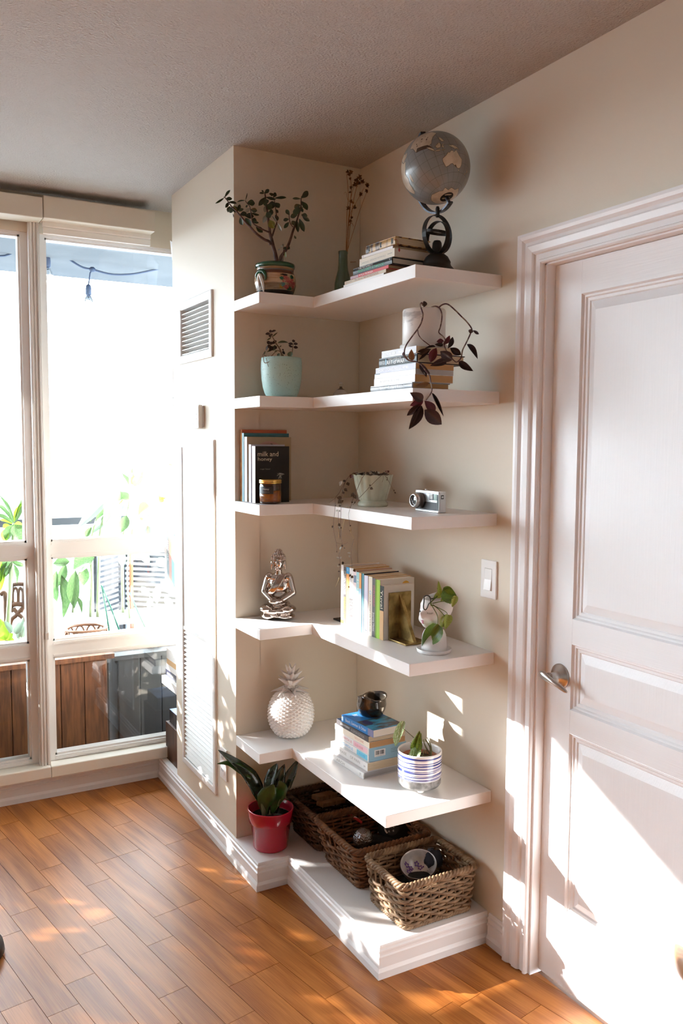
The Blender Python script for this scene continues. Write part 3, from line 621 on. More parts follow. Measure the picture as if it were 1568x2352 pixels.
land([(12, 44), (11, 51), (2, 46), (-5, 39), (-15, 40.5), (-20, 35), (-26, 33), (-34, 26), (-34.5, 19), (-22, 14), (-10, 13), (4, 9), (5, -5), (15, -16), (30, -8), (32, 20), (30, 33), (20, 37)])
land([(28, 34), (13, 44), (17, 55), (23, 59), (26, 50), (32, 46)])
land([(-66 + 5*math.sin(i*.8)*(.5 if i % 3 else 1) - (8 if 7 < i < 12 else 0), i*15) for i in range(24)])
b = B(); vv = [ll(-78.5, i*7.5, 1.006) for i in range(48)]
b.add([ll(-90, 0, 1.006)]+vv, [(0, 1+(i+1) % 48, 1+i) for i in range(48)], 0, True); b.build('polar_dial', IRON, gl)
qv = vdir(-.39, -.64, -.666); qv = (qv-SP*qv.dot(SP)).normalized(); RC = GR*1.22; px = SP.cross(qv)
b = B(); n = 40; vs = []; fs = []
for i in range(n+1):
    a = -.06+(PI+.12)*i/n; d = SP*math.cos(a)+qv*math.sin(a)
    for r_, s_ in ((RC-.0025, -.008), (RC+.0025, -.008), (RC+.0025, .008), (RC-.0025, .008)): vs.append(GC+d*r_+px*s_)
for i in range(n):
    for k in range(4): fs.append((i*4+k, i*4+(k+1) % 4, i*4+4+(k+1) % 4, i*4+4+k))
fs += [(0, 1, 2, 3), (n*4+3, n*4+2, n*4+1, n*4)]
b.add(vs, fs); b.tube([GC+SP*GR*.99, GC+SP*RC*1.02], .0055, 12); b.tube([GC+NP*GR*.99, GC+NP*RC*1.02], .0055, 12); b.build('meridian_arc', ARC, gl)
bot = PG.z; zc = GC.z-RC*.985
b = B().lathe([(.001, 0), (.0565, 0), (.057, .006), (.052, .010), (.049, .018), (.041, .027), (.039, .034), (.040, .037), (.032, .052), (.022, .060), (.010, .064), (.001, .065)], PG, 48); b.build('base', IRON, gl)
zr0 = bot+.060; zr1 = zc-.012; ctr = V((PG.x, PG.y, 0))
def band(r, w, rot, zb, tilt=0.0, t=.0016):
    vs = []; fs = []; n = 48; c = V((PG.x, PG.y, zb+r)); X = V((math.cos(rot), math.sin(rot), 0)); Y = V((-math.sin(rot), math.cos(rot), 0)); Zv = V((0, 0, 1))
    if tilt: X2 = X; Zv, Y = Zv*math.cos(tilt)+Y*math.sin(tilt), Y*math.cos(tilt)-Zv*math.sin(tilt)
    for i in range(n):
        a = 2*PI*i/n; d = X*math.cos(a)+Zv*math.sin(a)
        for r_, s_ in ((r-t, -w), (r, -w), (r, w), (r-t, w)): vs.append(c+d*r_+Y*s_)
    for i in range(n):
        j = (i+1) % n
        for k in range(4): fs.append((i*4+k, i*4+(k+1) % 4, j*4+(k+1) % 4, j*4+k))
    B().add(vs, fs).build('ring', IRON, gl)
rb = (zr1-zr0)/2
band(rb, .0075, math.radians(12), zr0); band(rb*.84, .0075, math.radians(-84), zr0); band(rb*.62, .004, math.radians(20), zr0+rb*.5, math.radians(80))
b = B().lathe([(.001, 0), (.012, 0), (.0145, .018), (.013, .034), (.0095, .040), (.001, .042)], (PG.x, PG.y, zr0-.002), 20); b.build('bulb_finial', IRON, gl)
b = B().lathe([(.0045, 0), (.006, .003), (.006, .024), (.004, .030)], (PG.x, PG.y, zr1-.006), 16); b.build('connector', IRON, gl)

# ================================================================== second shelf: teal pot, book stack, marble pot
PT = V((-.37, -.115, ZS[1])); TEAL = mat('speckled_teal', (178, 212, 208), rough=.45, rgb2=(52, 66, 66), nscale=330, nsharp=(.655, .68)); PURP = mat('purple_leaf', (58, 30, 40), rough=.5, obvar=.35, rgb2=(44, 40, 34), nscale=60); PGRN = mat('olive_leaf', (84, 94, 66), rough=.5, obvar=.2)
STM = mat('brown_stem', (122, 98, 78), rough=.6); RT_ = random.Random(11)
tp = thing('trailing_succulent', PT, 'small purple leaved succulent in a speckled teal pot', 'plant')
B().lathe([(.001, .0015), (.045, 0), (.050, .003), (.057, .016), (.063, .036), (.0675, .066), (.0693, .096), (.0686, .120), (.067, .1335), (.064, .1345), (.0625, .130), (.064, .10), (.05, .09), (.001, .09)], PT, 48, cap=False).build('pot', TEAL, tp)
B().lathe([(.001, .118), (.064, .117)], PT, 32, cap=False).build('soil', SOIL, tp)
zt = lambda x, y: (580+x*.0893, 740+y*.0893); rt_ = PT+V((0, 0, .15))
stems(tp, STM, zt, rt_, [([(790, 960), (700, 700), (610, 560), (520, 400), (450, 290)], .0030, .0012, 0, -.01), ([(990, 960), (1020, 740), (1040, 560)], .0018, .0012, 0, .01), ([(560, 900), (470, 960), (400, 1030), (300, 1040), (275, 900), (250, 830)], .0016, .0010, -.05, -.065), ([(725, 770), (640, 730), (560, 790), (480, 870), (400, 890), (280, 840), (290, 780), (330, 745)], .0014, .0009, -.01, -.05), ([(350, 930), (380, 1060), (400, 1140)], .0010, .0007, -.06, -.065)], 6)
elp = lambda t: math.sin(PI*min(1, max(0, t)))**.7
PM = leaf_mesh('leaf', PURP, elp, .1, .15, 6, .03); PM2 = leaf_mesh('leaf', PGRN, elp, .15, .2, 6, .02)
leaves(tp, PM, zt, .0893, rt_, [(455, 290, 325, 305, 34), (470, 270, 450, 195, 40), (480, 260, 600, 205, 32), (430, 345, 520, 305, 30), (420, 370, 470, 330, 40), (440, 560, 370, 490, 48), (450, 580, 500, 500, 45), (490, 560, 620, 470, 40), (470, 600, 390, 650, 55), (440, 600, 325, 730, 60), (520, 620, 430, 740, 50), (1040, 560, 915, 550, 34), (1045, 520, 1050, 445, 60), (1050, 550, 1160, 560, 36), (1030, 640, 920, 590, 26), (1050, 640, 1165, 655, 36), (780, 730, 820, 830, 40), (760, 720, 800, 700, 26), (620, 620, 560, 680, 40)], RT_, .012)
leaves(tp, PM2, zt, .0893, rt_, [(510, 375, 640, 265, 16), (480, 385, 365, 470, 18), (640, 540, 910, 505, 28), (590, 575, 385, 775, 34), (620, 630, 500, 735, 28), (690, 650, 745, 600, 14), (640, 740, 560, 760, 26), (960, 910, 980, 750, 75), (540, 930, 690, 1085, 18), (330, 740, 290, 830, 22), (280, 1030, 360, 1200, 14), (350, 950, 410, 1150, 14), (390, 870, 450, 950, 40), (700, 800, 640, 900, 45), (730, 830, 790, 905, 55), (300, 1000, 330, 1110, 12)], RT_, .012)
G2 = 'books stacked under the marble pot'
BRP = mat('paper_pages_brown', (186, 146, 104), rough=.9, spec=.1)
stack(ZS[1]+.0002, [
 (.0178, -.286, -.560, -.286, -.7815, .128, mat('silvery_cover', (128, 132, 136), rough=.3, rgb2=(176, 178, 182), nscale=14, nsharp=(.4, .6)), 'silver grey hardback with script lettering at the bottom of the stack under the marble pot', dict(hard=True, pages=BRP, txt=[('spine', 'Jessica Spicer', WHT, .22, .5, .36, .5), ('spine', 'Richard Riddell', WHT, .64, .52, .38, .5)])),
 (.0205, -.286, -.581, -.286, -.796, .128, paint('offwhite', (226, 222, 226)), 'thick white paperback second from the bottom under the marble pot', dict(pages=BRP, txt=[('spine', 'A LITTLE LIFE', GINK, .4, .5, .5, .25)])),
 (.014, -.286, -.584, -.286, -.798, .128, paint('palegreen', (226, 232, 226)), 'thin pale white book in the middle of the stack under the marble pot', dict(pages=mat('paper_pages_grey', (176, 174, 174), rough=.9), bands=[(0, .14, .8, 1, NAVY)])),
 (.0163, -.286, -.590, -.286, -.799, .128, paint('lavender', (178, 176, 192)), 'lavender paperback below the black book in the stack under the marble pot', dict(pages=BRP, txt=[('spine', 'SHORT STORIES', WHT, .26, .5, .42, .5), ('spine', 'PROSE BLOC', WHT, .58, .5, .18, .45), ('spine', 'MATT BELL', WHT, .76, .52, .14, .4)])),
 (.0262, -.287, -.609, -.284, -.800, .165, BLK, 'black hardback with white brush lettering in the stack under the marble pot', dict(hard=True, pages=PAGE, txt=[('spine', 'THE COMPLETE', WHT, .44, .78, .34, .16), ('spine', 'ART of WAR', WHT, .46, .42, .48, .42), ('spine', 'SUN TZU', GINK, .1, .5, .12, .4)], bands=[(.185, .205, .2, .85, paint('cyan', (90, 170, 210)))])),
 (.0196, -.287, -.624, -.287, -.802, .14, GREYC, 'grey paperback on top of the stack under the marble pot', dict(pages=PAGE, txt=[('spine', 'SUE MONK KIDD', WHT, .24, .5, .38, .42), ('spine', 'The Book of Longings', WHT, .72, .52, .44, .42)]))], G2)
zm = ZS[1]+.0002+.0178+.0205+.014+.0163+.0262+.0196
MARB = mat('white_marble', (226, 222, 218), rough=.35, rgb2=(188, 184, 182), nscale=9, stretch=(1, 1, 2.5), nsharp=(.56, .60))
PMB = V((-.208, -.722, zm)); mp_ = thing('wandering_plant', PMB, 'trailing purple wandering plant in a white marble pot on the book stack', 'plant')
B().lathe([(.001, 0), (.066, 0), (.0675, .0015), (.0675, .0115), (.066, .0125), (.001, .0125)], PMB, 48, cap=False).build('saucer', MARB, mp_)
B().lathe([(.001, .0125), (.0595, .0125), (.0608, .014), (.0608, .108), (.0590, .111), (.0565, .110), (.055, .106), (.054, .09), (.001, .09)], PMB, 48, cap=False).build('pot', MARB, mp_)
B().lathe([(.001, .092), (.055, .091)], PMB, 32, cap=False).build('soil', SOIL, mp_)
zw = lambda x, y: (840+x*.1722, 680+y*.1722); rw = V((-.268, -.80, 1.79))
PST = mat('purple_stem', (84, 56, 62), rough=.5, rgb2=(140, 120, 104), nscale=70, nsharp=(.5, .6)); PLF = mat('tradescantia_leaf', (70, 48, 58), rough=.38, coat=.1, rgb2=(52, 46, 44), nscale=18, obvar=.25); PLM = mat('tradescantia_maroon', (108, 50, 66), rough=.4, obvar=.2); PLT = mat('tradescantia_tan', (140, 104, 74), rough=.5)
stems(mp_, PST, zw, rw, [([(760, 130), (745, 90), (725, 120), (745, 190), (760, 250), (740, 350), (690, 440), (600, 560), (540, 650), (515, 720), (515, 800), (560, 850), (620, 870), (680, 880), (740, 920), (800, 1000), (850, 1060), (865, 1150), (880, 1220), (870, 1290), (800, 1390)], .0022, .0016, .02, -.045),
 ([(690, 440), (700, 510), (740, 570), (800, 620), (860, 665)], .0013, .0013, -.01, -.01),
 ([(860, 160), (920, 135), (980, 160), (1010, 230), (1010, 320), (990, 420), (972, 485), (1030, 540), (1060, 590), (1050, 650)], .0022, .0015, .05, .0),
 ([(960, 165), (1020, 115), (1090, 110), (1180, 180), (1270, 270), (1350, 350), (1410, 440), (1390, 510), (1340, 620), (1290, 720), (1270, 820), (1230, 870), (1190, 875), (1120, 800), (1060, 700), (1040, 630)], .0022, .0016, .05, 0)], 7)
lan = lambda t: (math.sin(PI*min(1, t**.85))**.9)
WM = leaf_mesh('leaf', PLF, lan, .12, .3, 8); WMM = leaf_mesh('leaf', PLM, lan, .12, .3, 8); WMT = leaf_mesh('leaf', PLT, lan, .1, .3, 8)
RW = random.Random(21)
leaves(mp_, WM, zw, .1722, rw, [(1405, 440, 1390, 500, 34), (1430, 455, 1510, 512, 20), (1345, 640, 1495, 830, 38), (1240, 870, 1425, 1000, 48), (1270, 785, 1120, 690, 46), (870, 705, 640, 860, 58), (990, 735, 1155, 865, 72), (1075, 870, 865, 925, 50), (930, 680, 780, 695, 14), (1090, 700, 1165, 540, 34), (1030, 650, 920, 645, 26), (720, 890, 850, 1040, 40), (760, 1390, 595, 1290, 62), (745, 1460, 580, 1780, 66), (780, 1515, 1015, 1718, 92), (880, 1290, 1035, 1598, 26), (745, 1440, 540, 1600, 44), (770, 150, 785, 60, 32), (700, 900, 815, 1080, 40)], RW, .012, .45)
leaves(mp_, WMM, zw, .1722, rw, [(940, 690, 855, 890, 56), (1030, 645, 1125, 525, 34), (765, 1395, 590, 1460, 50), (780, 1395, 930, 1560, 60), (1030, 600, 945, 605, 36), (1045, 610, 975, 575, 14), (510, 740, 505, 810, 20)], RW, .012, .4)
leaves(mp_, WMT, zw, .1722, rw, [(620, 860, 605, 712, 44), (850, 1155, 655, 1205, 36), (560, 850, 500, 790, 22)], RW, .01, .4)
CLR = mat('clear_glass', (245, 248, 248), rough=.02, trans=1.0)
PC = V((-.16, -.15, ZS[1])); b = B().lathe([(.001, .0005), (.022, 0), (.026, .004), (.026, .020), (.017, .032), (.006, .038), (.005, .044), (.001, .045)], PC, 28, cap=False); cg = thing('glass_decanter', PC, 'small clear glass vessel with a ball stopper in the corner of the shelf', 'vessel'); b.build('body', CLR, cg); B().sph(PC+V((0, 0, .052)), .008, 0, 14, 10).build('stopper', CLR, cg)

# ================================================================== third shelf: upright books, amber jar, scalloped planter, camera
def upM(x, y, z): return basis((0, 0, -1), (1, 0, 0), (0, -1, 0), (x, y, z))     # spine to -x, front cover to -y
ORG = paint('orange', (196, 88, 44)); ORS = mat('orange_spine', (196, 138, 66), rough=.5, rgb2=(160, 100, 40), nscale=40); TLB = paint('teal_cover', (46, 108, 120)); TLS = paint('teal_spine', (150, 196, 208)); KRA = paint('kraft', (176, 156, 126)); PNK = paint('blush', (192, 148, 136))
G3 = 'upright books by the amber jar'; z3 = ZS[2]+.0003
book(upM(-.476, -.0065, z3+.246), .2455, .170, .0150, ORG, 'tall orange book against the wall at the back of the upright row', G3, spine=ORS, pages=paint('orange_edge', (192, 84, 44)))
book(upM(-.476, -.0225, z3+.2345), .234, .170, .0165, TLB, 'teal book with a pale blue spine in the upright row', G3, spine=TLS, pages=TLB)
r3 = book(upM(-.4745, -.0400, z3+.2215), .221, .166, .022, KRA, 'kraft covered book with a pink arched title behind the black book', G3, spine=WHT, pages=PAGEW)
M3 = upM(-.4745, -.0400, z3+.2215)
b = B(); Cc = (.085, .083); n = 40; vs = [(Cc[0], Cc[1], .0222)]+[(Cc[0]+.070*math.cos(2*PI*i/n), Cc[1]+.070*math.sin(2*PI*i/n), .0222) for i in range(n)]
b.add(vs, [(0, 1+i, 1+(i+1) % n) for i in range(n)], 0, False, M3); b.build('printed_circle', PNK, r3)
for ch, a in [('L', 158), ('O', 142), ('N', 128), ('G', 112), ('T', 82), ('H', 66), ('E', 50), ('S', 34), ('H', 18)]:
    an = math.radians(a); ra = .056
    me = text_mesh(ch, INK, .0085, .0125); c_, s_ = math.cos(an-PI/2), math.sin(an-PI/2)
    # letters stand on an arch: local X of the glyph follows the arch
    R2 = basis((-s_, c_, 0), (-c_, -s_, 0), (0, 0, 1), (Cc[0]-ra*math.sin(an), Cc[1]+ra*math.cos(an), .0226)); put('lettering', me, r3, M3 @ R2)
book(upM(-.474, -.0785, z3+.1955), .195, .125, .018, paint('pale_lilac', (206, 206, 222)), 'slim lilac grey paperback behind the black book in the upright row', G3, spine=paint('lilac_spine', (214, 216, 234)), pages=paint('grey_edge', (120, 124, 122)))
r4 = book(upM(-.4735, -.1045, z3+.190), .1895, .1255, .026, paint('black_cover', (26, 27, 29), .55), 'black poetry paperback with a pale serif title on its front cover', G3, spine=paint('spine_white', (226, 224, 228)), pages=PAGEW,
 txt=[('top', 'milk and', CREAM, .135, .375, .60, .085), ('top', 'honey', CREAM, .235, .285, .41, .085), ('top', 'rupi kaur', GINK, .405, .295, .30, .030)])
MT = upM(-.4735, -.1045, z3+.190); b = B(); RB_ = random.Random(4)
for k in range(9):
    a = RB_.uniform(0, 2*PI); l_ = RB_.uniform(.005, .010); c = (.098+.006*math.cos(a*2), .092+.005*math.sin(a)); d = (l_*math.cos(a), l_*math.sin(a)); e = (-d[1]*.12, d[0]*.12)
    b.add([(c[0]-d[0]-e[0], c[1]-d[1]-e[1], .0263), (c[0]+d[0]-e[0], c[1]+d[1]-e[1], .0263), (c[0]+d[0]+e[0], c[1]+d[1]+e[1], .0263), (c[0]-d[0]+e[0], c[1]-d[1]+e[1], .0263)], [(0, 1, 2, 3)], 0, False, MT)
b.build('printed_bee', GINK, r4)
PJR = V((-.4355, -.169, ZS[2]+.0003)); AMB = bpy.data.materials.new('amber_glass'); AMB.use_nodes = True; pb = AMB.node_tree.nodes['Principled BSDF']
pb.inputs['Base Color'].default_value = (*lin((70, 34, 14)), 1); pb.inputs['Roughness'].default_value = .08; pb.inputs['Coat Weight'].default_value = .6; pb.inputs['Transmission Weight'].default_value = .35
jr = thing('candle_jar', PJR, 'amber glass candle jar with a gold lid in front of the black book', 'candle')
B().lathe([(.001, .0005), (.031, 0), (.0345, .003), (.0355, .008), (.0355, .062), (.0345, .066), (.0335, .068)], PJR, 40).build('jar', AMB, jr)
B().lathe([(.001, .0), (.0357, 0), (.0357, .036), (.001, .036)], PJR+V((0, 0, .0085)), 40, mod=lambda a, r, z: r*1.004, cap=False).build('wax', mat('amber_wax', (150, 88, 26), rough=.25, coat=.5, rgb2=(120, 64, 16), nscale=90), jr)
GOLD = mat('gold_metal', (214, 170, 92), rough=.25, metal=1.0); GILT = GOLD
B().lathe([(.001, .0675), (.0365, .0675), (.0372, .069), (.0372, .072), (.0366, .0732), (.0372, .0745), (.0372, .079), (.036, .081), (.001, .081)], PJR, 48, cap=False).build('lid', GOLD, jr)
b = B(); n = 14; LB = mat('label_black', (30, 26, 28), rough=.4); a0, a1 = math.radians(165), math.radians(262)
vs = []
for i in range(n+1):
    a = a0+(a1-a0)*i/n; vs += [PJR+V((.0360*math.cos(a), .0360*math.sin(a), .034)), PJR+V((.0360*math.cos(a), .0360*math.sin(a), .058))]
b.add(vs, [(2*i, 2*i+2, 2*i+3, 2*i+1) for i in range(n)], 0, True); b.build('label', LB, jr)
def wrap_text(body, m, w, h, C, R, ang, z, parent):
    me = text_mesh(body, m, w, h)
    for v in me.vertices: a = ang+v.co.x/R; v.co = V((C.x+R*math.cos(a), C.y+R*math.sin(a), C.z+z+v.co.y))-wm(parent).translation
    put('lettering', me, parent, wm(parent))
wrap_text('Honey', CREAM, .022, .008, PJR, .0363, math.radians(222), .049, jr); wrap_text('bergamot & amber', GINK, .026, .003, PJR, .0363, math.radians(222), .040, jr)

CEL = mat('celadon_glaze', (196, 200, 180), rough=.25, coat=.4, rgb2=(178, 182, 162), nscale=14)
PSC = V((-.177, -.3987, ZS[2])); sp_ = thing('string_of_hearts', PSC, 'string of hearts vine trailing from a scalloped celadon planter', 'plant')
flut = lambda a, r, z: r*(1+(.045*abs(math.sin(a*8))-.02)*min(1, max(0, (z-.021)/.02))) if r > .02 else r
b = B().lathe([(.001, .0004), (.047, 0), (.0495, .003), (.0495, .009), (.046, .014), (.0425, .017), (.0425, .019), (.045, .022)], PSC, 64, cap=False)
NS_ = 96; prof = [(.0445, .0215), (.0475, .034), (.0535, .055), (.0585, .075), (.0610, .092), (.0635, .1005), (.0645, .1025), (.0605, .1025), (.0575, .095), (.055, .085)]
vs = []; fs = []
for i, (r, z) in enumerate(prof):
    for k in range(NS_):
        a = 2*PI*k/NS_; s = abs(math.sin(a*7)); rr = r*(1+.06*(s-.55)*(1 if i < 7 else .6)); zz = z-(.0045*(1-s)**2 if i >= 5 and i <= 7 else 0); vs.append((PSC.x+rr*math.cos(a), PSC.y+rr*math.sin(a), PSC.z+zz))
for i in range(len(prof)-1):
    for k in range(NS_): fs.append((i*NS_+k, i*NS_+(k+1) % NS_, (i+1)*NS_+(k+1) % NS_, (i+1)*NS_+k))
b.add(vs, fs, 0, True); b.build('pot', CEL, sp_)
B().lathe([(.001, .094), (.058, .0915)], PSC, 32, cap=False).build('soil', SOIL, sp_)
zh = lambda x, y: (750+x*.12753, 1060+y*.12753); rh = V((-.25, -.45, 1.30)); VINE = mat('thread_stem', (96, 74, 66), rough=.6); ROOT = mat('pale_root', (188, 162, 110), rough=.7)
HL = mat('heart_leaf', (86, 84, 70), rough=.45, obvar=.35, rgb2=(66, 52, 50), nscale=140); HLP = mat('heart_leaf_pale', (190, 196, 190), rough=.3, coat=.3); HLR = mat('heart_leaf_red', (92, 46, 38), rough=.5)
stems(sp_, VINE, zh, rh, [([(560, 200), (480, 215), (400, 270), (330, 380), (290, 500), (270, 640), (258, 800), (255, 1000), (248, 1200), (240, 1400)], .0009, .0006, .03, -.05),
 ([(400, 270), (300, 420), (230, 560), (150, 665), (155, 790), (140, 950), (120, 1150), (140, 1330), (170, 1460), (185, 1620)], .0007, .0005, 0, -.055),
 ([(150, 665), (90, 710), (40, 745)], .0005, .0004, -.03, -.04), ([(720, 200), (640, 290), (560, 470), (500, 620), (460, 720), (440, 800), (395, 930), (400, 1040), (415, 1150), (440, 1250)], .0008, .0006, 0, -.055),
 ([(1000, 240), (900, 330), (780, 450), (650, 590), (540, 700), (470, 780)], .0007, .0006, -.035, -.05), ([(1015, 215), (1085, 300), (1150, 420), (1200, 510), (1230, 570)], .0007, .0005, .0, -.0), ([(1010, 240), (1020, 300), (1000, 375)], .0006, .0004, -.03, -.035),
 ([(210, 900), (210, 1050), (215, 1150), (240, 1380)], .0006, .0005, -.05, -.055), ([(262, 1180), (262, 1350), (275, 1500), (230, 1640), (215, 1720)], .0006, .0005, -.05, -.055), ([(170, 1465), (240, 1480), (320, 1490), (380, 1450)], .0005, .0004, -.055, -.055), ([(490, 1390), (470, 1480), (440, 1650), (450, 1830), (455, 1960)], .0005, .0004, -.055, -.055), ([(225, 1700), (240, 1790), (235, 1900), (225, 1990), (225, 2080)], .0006, .0005, -.055, -.055)], 5)
stems(sp_, ROOT, zh, rh, [([(320, 1050), (300, 1130), (275, 1260)], .0009, .0004, -.055, -.055), ([(215, 1200), (220, 1290), (200, 1380)], .0009, .0004, -.055, -.055), ([(425, 1180), (440, 1290), (500, 1390)], .0010, .0004, -.055, -.055), ([(225, 2090), (200, 2170), (155, 2260)], .0010, .0004, -.055, -.055), ([(400, 2260), (360, 2330)], .0006, .0004, -.055, -.055)], 5, 'root')
hrt = lambda t: max(.05, (1-(1-t)**2)**.5 if t < .25 else (1-((t-.25)/.75)**1.7))*(1 if t > .03 else .6)
HM = leaf_mesh('leaf', HL, hrt, .1, .12, 6, .04); HMP = leaf_mesh('leaf', HLP, hrt, .1, .12, 6, .04); HMR = leaf_mesh('leaf', HLR, hrt, .1, .12, 6, .04); RH = random.Random(8)
leaves(sp_, HM, zh, .12753, rh, [(300, 370, 340, 330, 30), (370, 370, 400, 440, 36), (320, 480, 370, 540, 38), (290, 540, 310, 590, 28), (270, 660, 180, 650, 44), (265, 700, 290, 740, 34), (265, 700, 200, 760, 46), (255, 780, 220, 820, 32), (480, 560, 440, 640, 36), (480, 600, 530, 670, 42), (470, 720, 440, 750, 24), (400, 930, 320, 930, 44), (400, 930, 475, 950, 46), (390, 1000, 350, 1030, 26), (410, 1010, 445, 1050, 24), (245, 1130, 200, 1150, 34), (255, 1180, 265, 1210, 16), (110, 1150, 100, 1200, 18), (415, 1150, 440, 1160, 16), (430, 1240, 415, 1260, 22), (275, 1500, 285, 1540, 22), (310, 1550, 340, 1565, 14), (180, 1610, 185, 1640, 12), (290, 1800, 290, 1860, 26), (240, 1840, 215, 1880, 20), (240, 1980, 200, 1980, 20), (480, 1940, 520, 1990, 26), (440, 2060, 480, 2100, 30), (430, 2030, 410, 2080, 22), (395, 2240, 405, 2280, 16), (155, 780, 160, 810, 16), (770, 420, 790, 440, 22), (780, 470, 835, 500, 30), (1080, 295, 1100, 300, 16), (1075, 325, 1095, 335, 14), (1205, 515, 1225, 525, 14), (1225, 550, 1240, 580, 18), (510, 720, 500, 760, 16)], RH, .006, .5)
leaves(sp_, HMP, zh, .12753, rh, [(270, 350, 230, 440, 34), (290, 510, 280, 540, 16), (480, 560, 500, 590, 16), (210, 880, 160, 890, 20), (215, 885, 250, 900, 20), (300, 1000, 340, 990, 14), (270, 1540, 225, 1580, 20), (430, 1650, 370, 1640, 26), (415, 1690, 405, 1730, 22), (225, 1640, 240, 1660, 12), (230, 1750, 175, 1720, 18), (235, 1750, 265, 1710, 18), (210, 1870, 190, 1890, 14), (230, 1920, 250, 1950, 20), (215, 2090, 205, 2130, 14), (410, 840, 430, 810, 30), (370, 870, 385, 800, 20), (220, 1170, 230, 1230, 16)], RH, .006, .5)
leaves(sp_, HMR, zh, .12753, rh, [(460, 240, 420, 300, 40), (480, 250, 440, 300, 36), (1070, 190, 1060, 165, 22), (1090, 190, 1130, 170, 26), (1075, 200, 1095, 215, 20)], RH, .01, .5)
rh2 = PSC+V((0, 0, .105)); 
leaves(sp_, HM, zh, .12753, rh2, [(600+RH.randint(0, 400), 150+RH.randint(0, 60), 600+RH.randint(0, 400), 120+RH.randint(0, 90), 30) for _ in range(0)], RH)
for k in range(46):
    a = RH.uniform(0, 2*PI); r = .052*math.sqrt(RH.random()); p = PSC+V((r*math.cos(a), r*math.sin(a), .096+RH.uniform(0, .018)*(1-r/.07))); d = V((RH.uniform(-1, 1), RH.uniform(-1, 1), RH.uniform(-.1, .6))).normalized()*RH.uniform(.012, .019)
    put('leaf', HMP if k % 9 == 0 else HM, sp_, leafM(p, p+d, V((RH.uniform(-.6, .4), RH.uniform(-1, .2), .7)), RH.uniform(.005, .008)))

# ---- vintage camera
CX0, CX1, CY0, CY1, CZ = -.153, -.126, -.7295, -.6085, ZS[2]+.0003
LEA = mat('black_leatherette', (48, 48, 52), rough=.5, spec=.6, bump=.8, bscale=900, bdist=.0006); CHR = mat('camera_chrome', (214, 214, 214), rough=.22, metal=1.0); CHB = mat('brushed_chrome', (196, 196, 196), rough=.38, metal=.9); DGL = mat('dark_lens_glass', (8, 8, 14), rough=.03, coat=1.0); BLP = mat('black_plastic', (20, 20, 24), rough=.3)
cm = thing('vintage_camera', ((CX0+CX1)/2, (CY0+CY1)/2, CZ), 'silver vintage film camera with a round lens near the shelf end', 'camera')
B().box((CX0+.001, CY0, CZ), (CX1, CY1, CZ+.0625), bev=.003).build('body', CHB, cm)
B().box((CX0-.0008, CY0+.0005, CZ+.0545), (CX1-.001, CY1-.0005, CZ+.0635), bev=.0015).build('top_plate', CHR, cm)
B().box((CX0-.0010, CY0+.0005, CZ+.0003), (CX1-.001, CY1-.0005, CZ+.0055), bev=.001).build('bottom_plate', CHR, cm)
B().box((CX0-.0004, CY0+.0075, CZ+.0062), (CX0+.003, CY1-.002, CZ+.0300)).build('leather', LEA, cm)
B().box((CX0-.0006, CY0+.0035, CZ+.0062), (CX0+.003, CY0+.0072, CZ+.0535)).build('side_strip', mat('blue_black', (14, 20, 40), rough=.2), cm)
B().box((CX0-.0016, CY0+.0085, CZ+.0312), (CX0+.002, CY0+.046, CZ+.0345), bev=.0008).build('chrome_bar', CHR, cm)
B().box((CX0-.0008, CY0+.028, CZ+.036), (CX0+.002, CY0+.047, CZ+.0540)).build('meter_window', mat('meter_grey', (96, 92, 104), rough=.25), cm)
for k in range(6): B().box((CX0-.0014, CY0+.030, CZ+.0395+k*.0024), (CX0, CY0+.044-.0008*k*0, CZ+.0407+k*.0024)).build('meter_line', WHG, cm)
B().box((CX0-.0008, CY0+.0085, CZ+.036), (CX0+.002, CY0+.0255, CZ+.0540), bev=.0006).build('viewfinder', mat('viewfinder_glass', (150, 156, 164), rough=.08, metal=.4), cm)
LC = V((CX0, CY1-.0275, CZ+.0325)); ML = basis((0, -1, 0), (0, 0, 1), (-1, 0, 0), LC)
B().lathe([(.0235, 0), (.0235, .006), (.0225, .007), (.0225, .011), (.0232, .012), (.0232, .016), (.0215, .017)], seg=48, M=ML).build('focus_ring', mat('lens_grey', (120, 116, 116), rough=.35, metal=.7), cm)
B().lathe([(.0212, .015), (.0212, .021), (.0205, .022), (.0195, .0265), (.0185, .0272), (.0165, .0272), (.0130, .0225), (.0128, .022)], seg=48, M=ML, cap=False).build('lens_barrel', CHR, cm)
B().lathe([(.0132, .0225), (.0105, .0222), (.006, .0236), (.001, .0240)], seg=36, M=ML, cap=False).build('lens_glass', DGL, cm)
B().lathe([(.0168, .0268), (.0160, .0276), (.0142, .0240), (.0132, .0232)], seg=40, M=ML, cap=False).build('lens_rim', BLP, cm)
B().box((CX0+.008, CY0-.0004, CZ+.0405), (CX1-.009, CY0+.002, CZ+.0525), bev=.0008).build('rangefinder_port', BLP, cm); B().box((CX0+.010, CY0-.0008, CZ+.0435), (CX1-.011, CY0+.001, CZ+.0495)).build('port_plate', CHB, cm)
B().lathe([(.004, 0), (.004, .003), (.001, .003)], (CX0+.012, CY1-.040, CZ+.0635), 18).build('shutter_button', CHR, cm)

